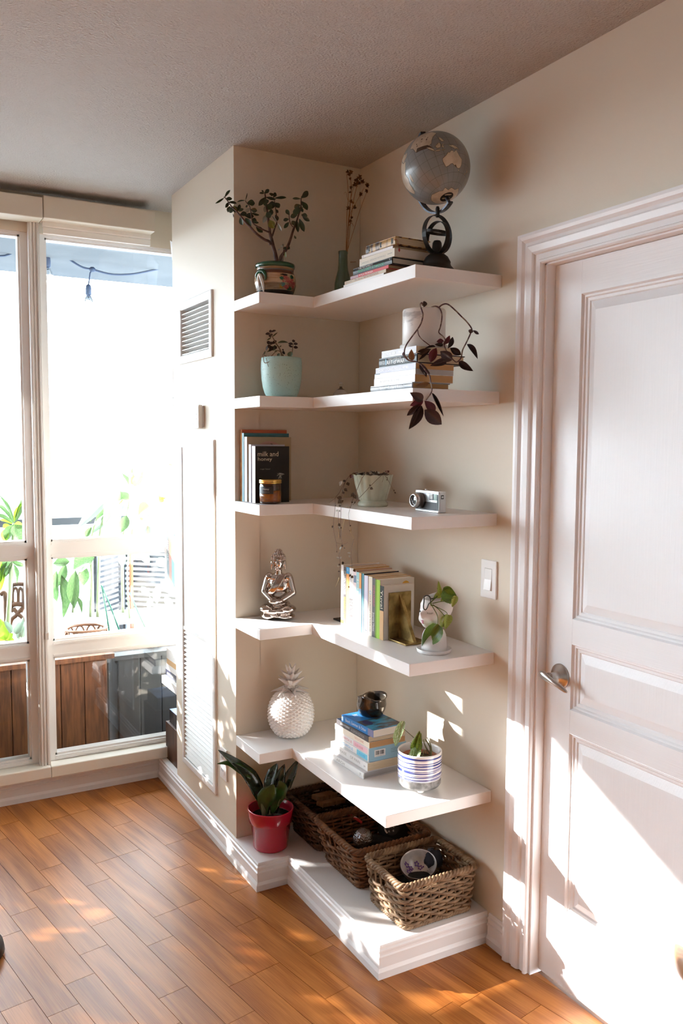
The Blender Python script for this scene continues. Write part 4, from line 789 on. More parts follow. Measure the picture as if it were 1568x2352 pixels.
# ================================================================== fourth shelf: statue, upright books, bookends, face planter
Z4 = ZS[3]+.0003
PBU = V((-.367, -.082, Z4)); CHRM = mat('silver_lustre', (198, 188, 182), rough=.07, metal=1.0, bump=.12, bscale=70, bdist=.002)
bu = thing('buddha_statue', PBU, 'silver lustre statue of a seated meditating figure on the fourth shelf', 'statue')
MB_ = basis((.80, -.60, 0), (.60, .80, 0), (0, 0, 1), PBU)
b = B()
def S_(c, r): b.sph(c, r, 0, 20, 14, MB_)
def T_(a, c, r0, r1): b.tube([a, (V(a)+V(c))/2, c], [r0, (r0+r1)/2, r1], 12, 0, True, MB_); S_(a, r0); S_(c, r1)
S_((-.028, -.004, .0125), (.033, .034, .013)); S_((.028, -.004, .0125), (.033, .034, .013)); S_((0, .004, .0125), (.030, .034, .013))
S_((-.036, -.010, .0385), (.030, .031, .0165)); S_((.036, -.010, .0385), (.030, .031, .0165)); S_((-.014, -.026, .031), (.026, .014, .010)); S_((.014, -.026, .033), (.026, .014, .010)); S_((0, .010, .045), (.044, .030, .028))
S_((0, .010, .082), (.033, .023, .040)); S_((0, .008, .118), (.036, .023, .036)); S_((0, .008, .143), (.034, .019, .020))
for s in (-1, 1):
    S_((s*.033, .008, .147), (.016, .016, .016)); T_((s*.038, .008, .143), (s*.051, .004, .095), .0135, .0125); T_((s*.051, .004, .093), (s*.016, -.031, .070), .0125, .0095); S_((s*.024, .004, .190), (.0038, .006, .019)); S_((s*.0095, -.0175, .203), (.0062, .0045, .0028)); S_((s*.0095, -.0185, .210), (.007, .003, .0018))
S_((-.006, -.036, .067), (.020, .012, .0085)); S_((.006, -.037, .071), (.019, .011, .007)); T_((0, .006, .150), (0, .004, .178), .0140, .0125)
S_((0, 0, .198), (.0215, .0225, .027)); S_((0, .003, .209), (.0243, .0245, .0235)); S_((0, .004, .231), (.0125, .0125, .012)); S_((0, -.0228, .197), (.0034, .0045, .008)); S_((0, -.0205, .1845), (.0068, .0035, .0022)); S_((0, -.0165, .177), (.008, .007, .006))
for i in range(6):
    a = [(.030-.006*i, -.012-.001*i, .160-.001*i), (.014-.006*i, -.0225, .130-.002*i), (-.004-.0045*i, -.0225, .104), (-.018-.003*i, -.018, .088+.001*i)]
    b.tube(spline(a, 6), .0019, 8, 0, True, MB_)
for i in range(5): T_((-.044+.01*i*.2, -.030+.002*i, .020+.004*i), (.0, -.036+.002*i, .018+.004*i), .0026, .0026)
o = b.build('figure', CHRM, bu); m = o.modifiers.new('merge', 'REMESH'); m.mode = 'VOXEL'; m.voxel_size = .0014; m.use_smooth_shade = True; m2 = o.modifiers.new('soften', 'SMOOTH'); m2.iterations = 5; m2.factor = .5
b = B(); RC_ = random.Random(2)
for i in range(7):
    ph = PI/2*i/7.5; n = max(4, int(20*math.cos(ph)))
    for k in range(n):
        a = 2*PI*(k+.5*(i % 2))/n
        if i < 3 and math.sin(a) < -.62: continue
        c = (.0238*math.cos(ph)*math.cos(a), .003+.024*math.cos(ph)*math.sin(a), .211+.0235*math.sin(ph)); b.sph(c, .0033, 0, 6, 5, MB_)
for i in range(4):
    ph = PI/2*i/4.2; n = max(3, int(11*math.cos(ph)))
    for k in range(n): a = 2*PI*(k+.5*(i % 2))/n; b.sph((.0122*math.cos(ph)*math.cos(a), .004+.0122*math.cos(ph)*math.sin(a), .233+.0115*math.sin(ph)), .0030, 0, 6, 5, MB_)
stuff(b.build('hair_curl', CHRM, bu))

PEACH = paint('peach', (238, 170, 104)); SKY = paint('sky_blue', (66, 160, 214)); CHAR = paint('charcoal', (84, 80, 82)); GLDI = paint('gold_ink', (226, 178, 74)); PALE = paint('pale_pink', (236, 222, 224)); AQ = paint('aqua', (166, 214, 220)); CYN = paint('cyan_stripe', (110, 190, 206)); LAV = paint('lavender_white', (222, 220, 236)); LIME = paint('lime', (156, 200, 62)); LIMD = paint('lime_dark', (104, 142, 22)); TAN = paint('tan', (212, 172, 124)); DGY = paint('dark_grey', (92, 88, 90)); PKI = paint('pink_ink', (206, 96, 116)); ICE = paint('ice_blue', (190, 214, 236)); SALM = paint('salmon', (206, 140, 118)); BROWNC = paint('brown_line', (132, 108, 110))
PTS = [(-.2224, -.2726), (-.2218, -.2887), (-.2212, -.306), (-.2205, -.3265), (-.2197, -.3505), (-.219, -.3692), (-.2184, -.3869), (-.218, -.3999), (-.2174, -.4169), (-.2166, -.4388), (-.2165, -.4431), (-.2157, -.4643), (-.2151, -.4821), (-.2142, -.5089), (-.2135, -.5299)]
HT = [.2065, .2007, .2032, .2027, .1978, .1948, .1936, .1945, .1907, .1893, .1906, .1884, .1863, .1704]
G4 = 'upright paperbacks between the bookends'
ang4 = math.atan2(.0089, .2573)
rows4 = [
 (WHT, WHT, 'white paperback first at the black bookend', dict(txt=[('spine', 'THE LITTLE PRINCE', GINK, .4, .5, .5, .3)], bands=[(.9, .96, 0, 1, GLDI)])),
 (CHAR, TAN, 'charcoal paperback with white and gold spine lettering', dict(txt=[('spine', 'COLLEEN HOOVER', WHT, .26, .5, .40, .7), ('spine', 'REMINDERS OF HIM', GLDI, .68, .5, .36, .6), ('spine', 'O', WHT, .95, .5, .05, .6)])),
 (PEACH, ORG, 'peach orange paperback with a blue band at the top of the spine', dict(bands=[(0, .11, 0, 1, SKY)], txt=[('spine', 'IT', WHT, .05, .5, .04, .4)])),
 (WHT, TAN, 'white and charcoal paperback with upside-down script title', dict(bands=[(.5, .8, 0, .95, CHAR), (.8, 1, 0, .8, AQ)], txt=[('spine', 'THE ROYAL', WHT, .65, .5, .26, .75), ('spine', 'ADAM WALLACE', GINK, .28, .4, .4, .3)])),
 (PALE, PNK, 'pale pink paperback with a round crest at the top of the spine', dict(bands=[(.08, .2, .15, .95, mat('crest_blue', (120, 140, 168)))], txt=[('spine', 'SUMMER PAGES', PNK, .5, .5, .4, .3)])),
 (AQ, WHT, 'aqua and white paperback with large pale lettering', dict(bands=[(.72, 1, 0, 1, WHT)], txt=[('spine', 'JOB', WHT, .25, .5, .3, .75)])),
 (ICE, PALE, 'ice blue book with an orange band at the top of the spine', dict(bands=[(0, .26, 0, 1, PEACH), (.78, 1, 0, 1, PALE)])),
 (NAVY, NAVY, 'navy hardback with a cyan stripe down the spine', dict(bands=[(0, 1, .40, .8, CYN), (0, 1, 0, .16, mat('petrol', (58, 112, 118)))])),
 (LAV, TAN, 'lavender white paperback right of the navy book', dict(txt=[('spine', '?', NAVY, .93, .5, .05, .5)])),
 (BROWNC, BROWNC, 'very thin brown booklet', {}),
 (CREAM, TAN, 'cream paperback about money with a small blue emblem', dict(txt=[('spine', 'YOUR MONEY OR YOUR LIFE', DGY, .62, .5, .62, .34), ('spine', 'O', SKY, .27, .5, .07, .5)])),
 (DGY, TAN, 'dark grey paperback with pink and white spine lettering', dict(txt=[('spine', 'STEVEN KINGSLEY', PKI, .3, .62, .36, .55), ('spine', 'Journey Home', WHT, .74, .5, .32, .7)])),
 (LIME, PAGEW, 'lime green book with a white cover', dict(bands=[(0, 1, .0, .28, LIMD)], pages=PAGEW)),
 (PAGEW, PAGEW, 'black and tan spined book with a plain white cover, last at the gold bookend', dict(spine=BLK, bands=[(.46, 1, 0, 1, TAN)], txt=[('spine', 'Yuval', CREAM, .25, .5, .34, .6)], pages=PAGEW))]
for i, (sp, cv, lb, kw) in enumerate(rows4):
    (xa, ya), (xb, yb) = PTS[i], PTS[i+1]; T = ya-yb-.0004; kw = dict(kw); kw.setdefault('spine', sp)
    yv = V((xb-xa, yb-ya, 0)).normalized(); X = V((0, 0, -1)); Yv = yv.cross(X)
    M = basis(X, Yv, yv, (xa, ya, Z4+HT[i])); r = book(M, HT[i], [.143, .143, .145, .142, .140, .136, .138, .135, .134, .13, .134, .137, .131, .116][i], T, cv, lb, G4, **kw)
    if i == 11: put('lettering', text_mesh('More relaxing than a Stephen King novel', MINK, .10, .006), r, M @ basis((0, 1, 0), (-1, 0, 0), (0, 0, 1), (.006, .075, T+.0004)))
    if i == 12:
        q = B(); q.add([(.012, .098, T+.0004)]+[(.030+.022*math.cos(2*PI*k/24), .098+.018*math.sin(2*PI*k/24), T+.0004) for k in range(24)], [(0, 1+k, 1+(k+1) % 24) for k in range(24)], 0, False, M); q.build('printed_sun', GLDI, r)
BRS = mat('antique_brass', (172, 146, 92), rough=.42, metal=.85, rgb2=(120, 98, 58), nscale=26, bump=.25, bscale=160, bdist=.001)
def bookend(name, loc, yaw, m, label, hgt=.149, flip=1):
    r = thing(name, loc, label, 'bookend', 'bookends'); c, s = math.cos(yaw), math.sin(yaw); M = basis((c, s, 0), (-s, c, 0), (0, 0, 1), loc)
    f = lambda y0, y1: (min(flip*y0, flip*y1), max(flip*y0, flip*y1))
    y0, y1 = f(0, .005); b = B().box((0, y0, 0), (.083, y1, hgt), 0, M, .0012); b.build('plate', m, r)
    y0, y1 = f(-.088, 0); B().box((0, y0, 0), (.083, y1, .006), 0, M, .0012).build('foot', m, r)
    g = B(); pts = [(f(0, 0)[0], .006), (flip*-.080, .006), (0, hgt-.006)]
    g.prism(pts, .036, .047, 'x', 0, M); g.build('gusset', m, r)
    return r
bookend('bookend', V((-.196, -.5365, Z4)), math.radians(2), BRS, 'antique brass bookend with a triangular gusset at the right end of the books')
bookend('bookend', V((-.2000, -.2695, Z4)), math.radians(2), IRON, 'black metal bookend at the left end of the books', .11, -1)

# ---- face planter
PF = V((-.1552, -.7201, Z4)); WCE = mat('white_matte_ceramic', (238, 236, 236), rough=.4, coat=.15); fp = thing('face_planter', PF, 'white sleeping face planter on a saucer holding a pothos vine', 'planter')
B().lathe([(.001, 0), (.047, 0), (.050, .002), (.0523, .012), (.0508, .0125), (.048, .005), (.001, .005)], PF, 48, cap=False).build('saucer', WCE, fp)
MF = basis((.2, -.98, 0), (.98, .2, 0), (0, 0, 1), PF)
b = B(); b.lathe([(.001, .0055), (.0375, .0055), (.0375, .020), (.0362, .040), (.0345, .053), (.030, .064), (.0225, .071), (.0185, .076), (.018, .095), (.02, .105)], (0, 0, 0), 40, 0, True, M=MF, cap=False)
b.build('bust', WCE, fp)
ells = [((0, .014, .136), (.043, .047, .047)), ((0, -.004, .128), (.039, .040, .050)), ((0, -.018, .110), (.032, .032, .036)), ((0, -.030, .090), (.0150, .0150, .0135)), ((0, -.038, .114), (.012, .012, .016)), ((-.017, -.030, .101), (.013, .013, .013)), ((.017, -.030, .101), (.013, .013, .013)), ((0, -.034, .143), (.022, .012, .014))]
HC = V((0, .002, .125))
def hit(d):
    best = .01; acc = 0
    for c, r in ells:
        o_ = HC-V(c); A = sum((d[i]/r[i])**2 for i in range(3)); Bq = 2*sum(d[i]*o_[i]/r[i]**2 for i in range(3)); Cq = sum((o_[i]/r[i])**2 for i in range(3))-1; D = Bq*Bq-4*A*Cq
        if D > 0:
            t = (-Bq+math.sqrt(D))/(2*A)
            if t > 0: acc += math.exp(t*420); best = max(best, t)
    t = math.log(acc)/420 if acc else best
    # nose bridge and lips
    az = math.atan2(d.x, -d.y); el = math.asin(max(-1, min(1, d.z)))
    if abs(az) < .5:
        nose = math.exp(-(az/.085)**2)*max(0, 1-abs(el+.02)/.36)*(.011 if el < .02 else .009*(1-(el)/.36))
        lip = .0035*math.exp(-(az/.13)**2)*(math.exp(-((el+.45)/.05)**2)+math.exp(-((el+.56)/.05)**2))
        t += nose+lip
    for s in (-1, 1): t -= .0035*math.exp(-((az-s*.42)/.20)**2-((el-.13)/.12)**2)
    return t
NA, NE = 72, 46; e0, e1_ = -1.35, .80; vs = []; fs = []
for i in range(NE+1):
    for k in range(NA):
        az = 2*PI*k/NA; top_ = e1_-.10*math.cos(az); el = e0+(top_-e0)*i/NE
        d = V((math.sin(az)*math.cos(el), -math.cos(az)*math.cos(el), math.sin(el))); vs.append(HC+d*hit(d))
NO = len(vs)
for i in range(NE, NE-16, -1):
    for k in range(NA):
        p = vs[i*NA+k]; q = HC+(p-HC)*.90; q.z = p.z if i == NE else q.z; vs.append(q)
for i in range(NE):
    for k in range(NA): fs.append((i*NA+k, i*NA+(k+1) % NA, (i+1)*NA+(k+1) % NA, (i+1)*NA+k))
for k in range(NA): fs.append((NE*NA+k, NE*NA+(k+1) % NA, NO+(k+1) % NA, NO+k))
for j in range(15):
    for k in range(NA): fs.append((NO+j*NA+k, NO+j*NA+(k+1) % NA, NO+(j+1)*NA+(k+1) % NA, NO+(j+1)*NA+k))
fs.append([NO+15*NA+k for k in range(NA)])
B().add(vs, fs, 0, True, MF).build('head', WCE, fp)
LIPM = mat('pink_lips', (206, 132, 160), rough=.4); b = B()
for e_, w_ in ((-.45, .10), (-.55, .085)):
    g = []
    for i in range(9):
        for j in range(5):
            az = -w_+2*w_*i/8; el = e_+(j-2)*.022*(1-abs(az/w_)**2*.8); d = V((math.sin(az)*math.cos(el), -math.cos(az)*math.cos(el), math.sin(el))); g.append(HC+d*(hit(d)+.0003))
    b.add(g, [(i*5+j, (i+1)*5+j, (i+1)*5+j+1, i*5+j+1) for i in range(8) for j in range(4)], 0, True, MF)
b.build('lips', LIPM, fp)
for s in (-1, 1):
    for k in range(7):
        a = s*(.26+.055*k); pts = []
        for j in range(4): el = .02-.03*j-(.03*math.sin(PI*k/6)); az = a+s*.01*j; d = V((math.sin(az)*math.cos(el), -math.cos(az)*math.cos(el), math.sin(el))); pts.append(HC+d*(hit(d)+.0003))
        B().tube(pts, .0004, 4, 0, True, MF).build('eyelash', IRON, fp)
zp = lambda x, y: (940+x*.0893, 1320+y*.0893); rp = PF+V((-.03, -.035, .1))
PSTM = mat('pothos_stem', (96, 120, 52), rough=.5, rgb2=(60, 80, 36), nscale=50); PDK = mat('pothos_dark_vine', (44, 52, 50), rough=.5)
POT = mat('pothos_leaf', (98, 136, 30), rough=.32, coat=.2, rgb2=(64, 104, 24), nscale=16, stretch=(1, .3, 1), nsharp=(.4, .62), obvar=.12); POV = mat('pothos_variegated', (190, 200, 110), rough=.32, coat=.2, rgb2=(120, 154, 56), nscale=22, nsharp=(.42, .58), obvar=.08)
stems(fp, PSTM, zp, rp, [([(830, 420), (800, 480), (700, 570), (600, 660), (560, 700)], .0018, .0016, .02, -.01), ([(590, 740), (690, 715), (820, 690), (960, 690), (1060, 760)], .0014, .001, -.01, 0), ([(570, 780), (640, 900), (700, 1010), (730, 1120), (720, 1280)], .0013, .001, -.01, -.015), ([(600, 770), (740, 880), (860, 1010), (930, 1110), (935, 1200), (860, 1320)], .0012, .0008, -.01, 0), ([(610, 790), (760, 860), (880, 920), (960, 980), (970, 1030)], .0012, .0008, -.01, .005), ([(545, 700), (560, 780), (600, 790)], .0024, .002, -.01, -.01)], 6)
stems(fp, PDK, zp, rp, [([(820, 440), (820, 380), (760, 340), (710, 360)], .0012, .001, .02, .02), ([(820, 440), (760, 500), (640, 600), (560, 620), (530, 590), (500, 550), (440, 535), (380, 570), (375, 680), (360, 800), (370, 880), (420, 900), (460, 840), (490, 760), (520, 730)], .0020, .0017, .015, -.02), ([(530, 590), (545, 660), (530, 720)], .0018, .0015, -.015, -.012)], 6, 'vine')
hl = lambda t: (math.sin(PI*min(1, (t*.93+.07)**.62)))**.85
PLV = leaf_mesh('leaf', POT, hl, .18, .22, 9, 0, .03); PLV2 = leaf_mesh('leaf', POV, hl, .15, .22, 9, 0, .03); RP = random.Random(6)
leaves(fp, PLV, zp, .0893, rp, [(735, 1270, 315, 1940, 235), (840, 440, 1240, 560, 170), (860, 420, 1130, 760, 170)], RP, .004, .3)
leaves(fp, PLV2, zp, .0893, rp, [(800, 480, 740, 165, 60), (810, 470, 620, 600, 90), (985, 1040, 790, 1390, 130), (1000, 1030, 930, 1410, 110), (880, 600, 800, 680, 40), (1200, 540, 1090, 850, 80)], RP, .004, .3)

# ================================================================== fifth shelf
Z5 = ZS[4]+.0003
PP = V((-.321, -.090, Z5)); WGL = mat('white_gloss_ceramic', (242, 240, 239), rough=.22, coat=.4); pa = thing('pineapple_ornament', PP, 'white ceramic pineapple ornament on the lowest shelf', 'ornament')
NR, NC = 13, 22; vs = []; fs = []
def bodyr(t): return .0785*math.sin(math.acos(max(-1, min(1, 1-2*(.055+.895*t)))))**.86
BH = .160
def bpt(t, a, o=0):
    r = bodyr(t)+o; return V((PP.x+r*math.cos(a), PP.y+r*math.sin(a), PP.z+.001+BH*t))
b = B()
for i in range(-1, NR*2):          # raised diamonds
    for k in range(NC):
        tc = (i+1)/(2*NR); a = 2*PI*(k+.5*(i % 2))/NC; da = PI/NC; dt = 1/(2*NR)
        t0, t1 = max(0, tc-dt), min(1, tc+dt)
        if tc <= 0 or tc >= 1: continue
        q = [bpt(tc, a-da), bpt(t0, a), bpt(tc, a+da), bpt(t1, a)]; c = bpt(tc, a, .0062*min(1, bodyr(tc)/.045))
        b.add(q+[c], [(0, 1, 4), (1, 2, 4), (2, 3, 4), (3, 0, 4)])
b.lathe([(bodyr(t)*.985, .001+BH*t) for t in [i/30 for i in range(31)]], PP, 44, 0)
b.build('body', WGL, pa)
spk = lambda t: (1-t**2.2)*(.6+.4*math.sin(PI*min(1, t*1.3+.2)))
PLM_ = [leaf_mesh('crown_leaf', WGL, spk, bd, .35, 8, .06) for bd in (.55, .2, -.05)]
tz = PP+V((0, 0, BH-.004))
b = B().lathe([(.024, -.004), (.018, .008), (.013, .03), (.010, .062), (.004, .085), (.001, .088)], tz, 20); b.build('crown_core', WGL, pa)
for ring, (n, z, r, L, el, w, mi) in enumerate([(7, .002, .014, .052, .50, .0155, 0), (7, .020, .011, .052, .95, .0155, 1), (6, .040, .009, .050, 1.08, .014, 1), (5, .058, .006, .046, 1.22, .0125, 2)]):
    for k in range(n):
        a = 2*PI*(k+.5*(ring % 2)+.12)/n-1.9; p = tz+V((r*math.cos(a), r*math.sin(a), z)); d = V((math.cos(a)*math.cos(el), math.sin(a)*math.cos(el), math.sin(el))); nn = V((-math.cos(a)*math.sin(el), -math.sin(a)*math.sin(el), math.cos(el)))
        put('crown_leaf', PLM_[mi], pa, leafM(p, p+d*L, nn, w))
G5 = 'books stacked under the dark pinched pot'
LG = paint('light_grey_cover', (206, 204, 206)); BOXB = paint('powder_blue', (150, 188, 208)); PKB = paint('candy_pink', (236, 196, 206)); SKB = paint('baby_blue', (120, 200, 226)); BLT = paint('photo_blue', (52, 128, 196)); 
stack(Z5, [(.022, -.3045, -.3199, -.2965, -.5545, .155, LG, 'pale grey hardback at the bottom of the stack under the dark pot', dict(hard=True, spine=WHT, pages=mat('paper_pages_cool', (178, 176, 176), rough=.9), txt=[('spine', 'ARCH', GINK, .42, .5, .22, .4), ('spine', 'IM', GINK, .93, .5, .03, .5)])),
 (.026, -.2885, -.3274, -.2815, -.5539, .135, WHT, 'white paperback about pain second from the bottom under the dark pot', dict(pages=PAGE, txt=[('spine', 'IN PRAISE', GINK, .3, .55, .3, .34), ('spine', 'OF PAIN', GINK, .68, .55, .26, .36), ('spine', 'H', INK, .93, .45, .03, .25)]))], G5)
zb_ = Z5+.048; MS, LS = lieM(-.2765, -.3356, -.2735, -.5495, zb_); bs = thing('book_set', MS.translation.copy(), 'powder blue slipcase with pink and blue spines under the dark pot', 'book', G5)
B().box((0, .001, 0), (LS, .138, .0436), 0, MS).build('slipcase', BOXB, bs)
B().box((.002, -.0004, .0225), (LS-.002, .010, .0425), 0, MS, .0008).build('pink_spine', WHT, bs); B().box((.002, -.0004, .001), (LS-.002, .010, .0215), 0, MS, .0008).build('blue_spine', WHT, bs)
B().box((LS*.56, -.0008, .024), (LS*.96, .002, .041), 0, MS).build('pink_panel', PKB, bs); B().box((LS*.66, -.0008, .0025), (LS*.96, .002, .0195), 0, MS).build('blue_panel', SKB, bs)
for t_, m_, x, z, w, h in [('IT ENDS WITH US', PKI, .29, .032, .46, .0085), ('COLLEEN HOOVER', PKI, .72, .032, .24, .008), ('IT STARTS WITH US', SKY, .30, .011, .5, .0085), ('HOOVER', SKY, .82, .011, .18, .008)]: put('lettering', text_mesh(t_, m_, w*LS, h), bs, MS @ basis((1, 0, 0), (0, 0, 1), (0, -1, 0), (x*LS, -.0012, z)))
ME = MS @ basis((0, 1, 0), (0, 0, 1), (1, 0, 0), (LS+.0003, .040, .024))
B().box((-.020, -.011, 0), (.020, .011, .0003), 0, ME).build('barcode_label', WHT, bs); b = B(); RQ = random.Random(9); x = -.016
while x < .015:
    w = RQ.choice((.0006, .001, .0015)); 
    if not -.003 < x < -.001: b.box((x, -.005, .0003), (x+w, .008, .0005), 0, ME)
    x += w+RQ.choice((.0007, .0012))
stuff(b.build('barcode', IRON, bs)); put('lettering', text_mesh('9 781668 021', IRON, .030, .0022), bs, ME @ Matrix.Translation((0, -.0082, .0006)))
for k in range(3): put('lettering', text_mesh(['atria books fiction', 'it ends, it starts', 'boxed set of two'][k], NAVY, .034, .0024), bs, ME @ Matrix.Translation((.058, .006-.005*k, .0006)))
stack(zb_+.044, [(.0195, -.2795, -.3397, -.2735, -.5502, .135, CREAM, 'cream paperback above the blue slipcase', dict(pages=BRP, spine=paint('cream_white', (238, 230, 214)), txt=[('spine', 'THE FLATSHARE', SALM, .72, .5, .26, .4)])),
 (.0185, -.279, -.350, -.276, -.5483, .138, NAVY, 'charcoal paperback below the blue book in the stack', dict(spine=CHAR, pages=PAGE, txt=[('spine', 'JOHN MURPHY', WHT, .28, .5, .3, .5), ('spine', '& LEMON EDITION', GINK, .68, .5, .4, .5)]))], G5)
zt5 = zb_+.044+.0195+.0185; M5, L5 = lieM(-.279, -.3845, -.268, -.5641, zt5); 
r5 = book(M5, L5, .118, .0226, BLT, 'blue paperback with a sea photograph on top of the stack under the dark pot', G5, pages=PAGEW, txt=[('spine', 'Beach, Summer & Other', WHT, .46, .5, .66, .5), ('topx', 'Best', WHT, .16, .30, .14, .11)], bands=[(.84, 1, 0, 1, mat('violet_grey', (128, 128, 160))), (.0, .05, .2, .8, ICE)])
PHOT = mat('photo_print', (74, 160, 196), rough=.3, rgb2=(66, 60, 62), nscale=16, stretch=(1, 2.2, 1), nsharp=(.44, .56)); B().box((.085, .002, .0228), (L5-.001, .1175, .0231), 0, M5).build('printed_photo', PHOT, r5)
b = B(); b.add([(L5*.62+.022*math.cos(2*PI*k/20), .026+.014*math.sin(2*PI*k/20), .0233) for k in range(20)], [list(range(20))], 0, False, M5); b.build('printed_shell', mat('violet_navy', (58, 56, 96)), r5)
RAKU = mat('raku_glaze', (40, 38, 38), rough=.14, coat=.8, metal=.55, rgb2=(120, 108, 92), nscale=22, stretch=(1, 1, .35), nsharp=(.46, .66), bump=.5, bscale=50, bdist=.003)
PD = V((-.196, -.432, zt5+.0230)); pd = thing('pinched_pot', PD, 'small dark metallic pinched pot on the stack of books', 'pot'); NS2 = 72; vs = []; fs = []
pr_ = [(.002, .0008), (.032, .0005), (.039, .006), (.0465, .022), (.0485, .036), (.0455, .050), (.0445, .060), (.0465, .066), (.0435, .067), (.042, .058), (.042, .03), (.03, .01), (.002, .009)]
for j, (r, z) in enumerate(pr_):
    for k in range(NS2):
        a = 2*PI*k/NS2; hh = min(1, z/.066); pin = 1+hh**2*(.10*math.cos(3*a+.6)+.05*math.cos(5*a+1)); zz = z+(hh**6)*(.0075*math.cos(2*(a-.50))-.003+.002*math.cos(5*a))
        vs.append((PD.x+r*pin*math.cos(a), PD.y+r*pin*math.sin(a), PD.z+max(zz, .0004)))
for j in range(len(pr_)-1):
    for k in range(NS2): fs.append((j*NS2+k, j*NS2+(k+1) % NS2, (j+1)*NS2+(k+1) % NS2, (j+1)*NS2+k))
B().add(vs, fs, 0, True).build('body', RAKU, pd)

STRP = mat('blue_striped_glaze', (238, 236, 238), rough=.2, coat=.5, rgb2=(60, 72, 140), nscale=330, stretch=(.012, .012, 1), nsharp=(.50, .53)); STN = mat('grey_stone_band', (146, 144, 142), rough=.6, rgb2=(104, 102, 100), nscale=60); TERR = mat('terracotta', (176, 106, 82), rough=.7)
PS = V((-.179, -.688, Z5)); bp_ = thing('philodendron', PS, 'variegated leaf plant in a white pot with blue stripes and grey base', 'plant')
B().lathe([(.055, .012), (.0605, .015), (.0645, .022), (.0655, .041)], PS, 56, 1, cap=False).lathe([(.001, .0115), (.052, .0115), (.055, .012)], PS, 56, 2, cap=False).lathe([(.0655, .041), (.0659, .0425), (.0661, .044), (.0663, .113)], PS, 56, 0, cap=False).lathe([(.0663, .113), (.0665, .117), (.065, .1195), (.062, .1185), (.061, .113), (.0605, .080)], PS, 56, 2, cap=False).build('pot', [STRP, STN, WGL], bp_)
for k in range(3):
    a = math.radians(-118+120*k); B().lathe([(.006, 0), (.0095, .003), (.013, .0125)], PS+V((.038*math.cos(a), .038*math.sin(a), 0)), 20).build('foot', WGL, bp_)
B().lathe([(.048, .080), (.0525, .082), (.0550, .099), (.0535, .0995), (.051, .09), (.050, .080)], PS, 40, cap=False).build('nursery_pot', TERR, bp_); B().lathe([(.001, .092), (.0515, .089)], PS, 32, cap=False).build('soil', SOIL, bp_)
zq = lambda x, y: (880+x*.0957, 1640+y*.0957); rq = PS+V((0, -.02, .12)); OLV = mat('olive_brown_stem', (112, 108, 66), rough=.6, rgb2=(84, 74, 46), nscale=60)
stems(bp_, OLV, zq, rq, [([(870, 960), (830, 700), (740, 580), (600, 450), (465, 340)], .0014, .001, .01, -.02), ([(1120, 960), (1050, 850), (980, 700), (960, 610)], .0026, .0014, .01, .01), ([(1140, 960), (1120, 800), (1060, 680), (1000, 600)], .0028, .0016, .01, .02), ([(1150, 950), (1150, 820), (1120, 700), (1050, 560)], .0026, .001, .01, .02), ([(900, 980), (980, 1010), (1080, 990), (1140, 950)], .0014, .0012, -.01, 0), ([(1160, 870), (1250, 990), (1330, 1080)], .0008, .0006, 0, -.01), ([(700, 830), (670, 700), (640, 680)], .0008, .0006, .01, .01), ([(1150, 1060), (1150, 900)], .0022, .0022, 0, 0), ([(870, 900), (850, 800), (880, 700)], .0013, .0013, 0, 0), ([(960, 980), (960, 900), (990, 860), (1000, 950)], .0018, .0014, 0, 0), ([(1040, 960), (1030, 880), (1050, 860)], .0018, .0012, 0, .01)], 6)
PHL = mat('philodendron_leaf', (112, 138, 70), rough=.35, coat=.2, rgb2=(206, 222, 190), nscale=16, stretch=(1, .45, 1), nsharp=(.46, .60)); PHD = mat('philodendron_dark', (82, 106, 30), rough=.35, coat=.2, rgb2=(150, 160, 40), nscale=14, nsharp=(.5, .64)); RF = random.Random(5)
ov = lambda t: (math.sin(PI*min(1, (t*.95+.05)**.7)))**.8
PHM = leaf_mesh('leaf', PHL, ov, .18, .18, 10, 0, .05); PHM2 = leaf_mesh('leaf', PHD, ov, .12, .2, 10, 0, .04)
leaves(bp_, PHM, zq, .0957, rq, [(500, 170, 235, 820, 108), (850, 800, 585, 1525, 145)], RF, .003, .35); leaves(bp_, PHM2, zq, .0957, rq, [(760, 880, 865, 430, 140), (850, 860, 900, 480, 70)], RF, .003, .3)

# ================================================================== on the plinth: red pot and three wicker baskets
ZB = .0946; PR = V((-.408, -.1085, ZB)); REDC = mat('red_glazed_ceramic', (178, 22, 56), rough=.16, coat=.6); rp_ = thing('snake_plant', PR, 'dark green strap leaved plant in a glossy red pot on the plinth', 'plant')
B().lathe([(.001, .0008), (.056, 0), (.0595, .002), (.0615, .008), (.0700, .0915), (.0735, .0935), (.0765, .096), (.0805, .139), (.0800, .1415), (.078, .1425), (.0755, .1405), (.074, .12), (.07, .095), (.001, .095)], PR, 64, cap=False).build('pot', REDC, rp_); B().lathe([(.001, .112), (.0735, .108)], PR, 32, cap=False).build('soil', mat('dark_soil', (26, 20, 16), rough=.95, bump=.8, bscale=200, bdist=.004), rp_)
zs_ = lambda x, y: (490+x*.1403, 1710+y*.1403); rs_ = PR+V((0, -.0, .14)); DKL = mat('dark_strap_leaf', (28, 46, 34), rough=.22, coat=.35, rgb2=(38, 62, 40), nscale=34, stretch=(.6, 2, 1), nsharp=(.45, .6)); DKG2 = mat('strap_leaf_green', (44, 84, 30), rough=.3, coat=.2, rgb2=(30, 58, 26), nscale=20)
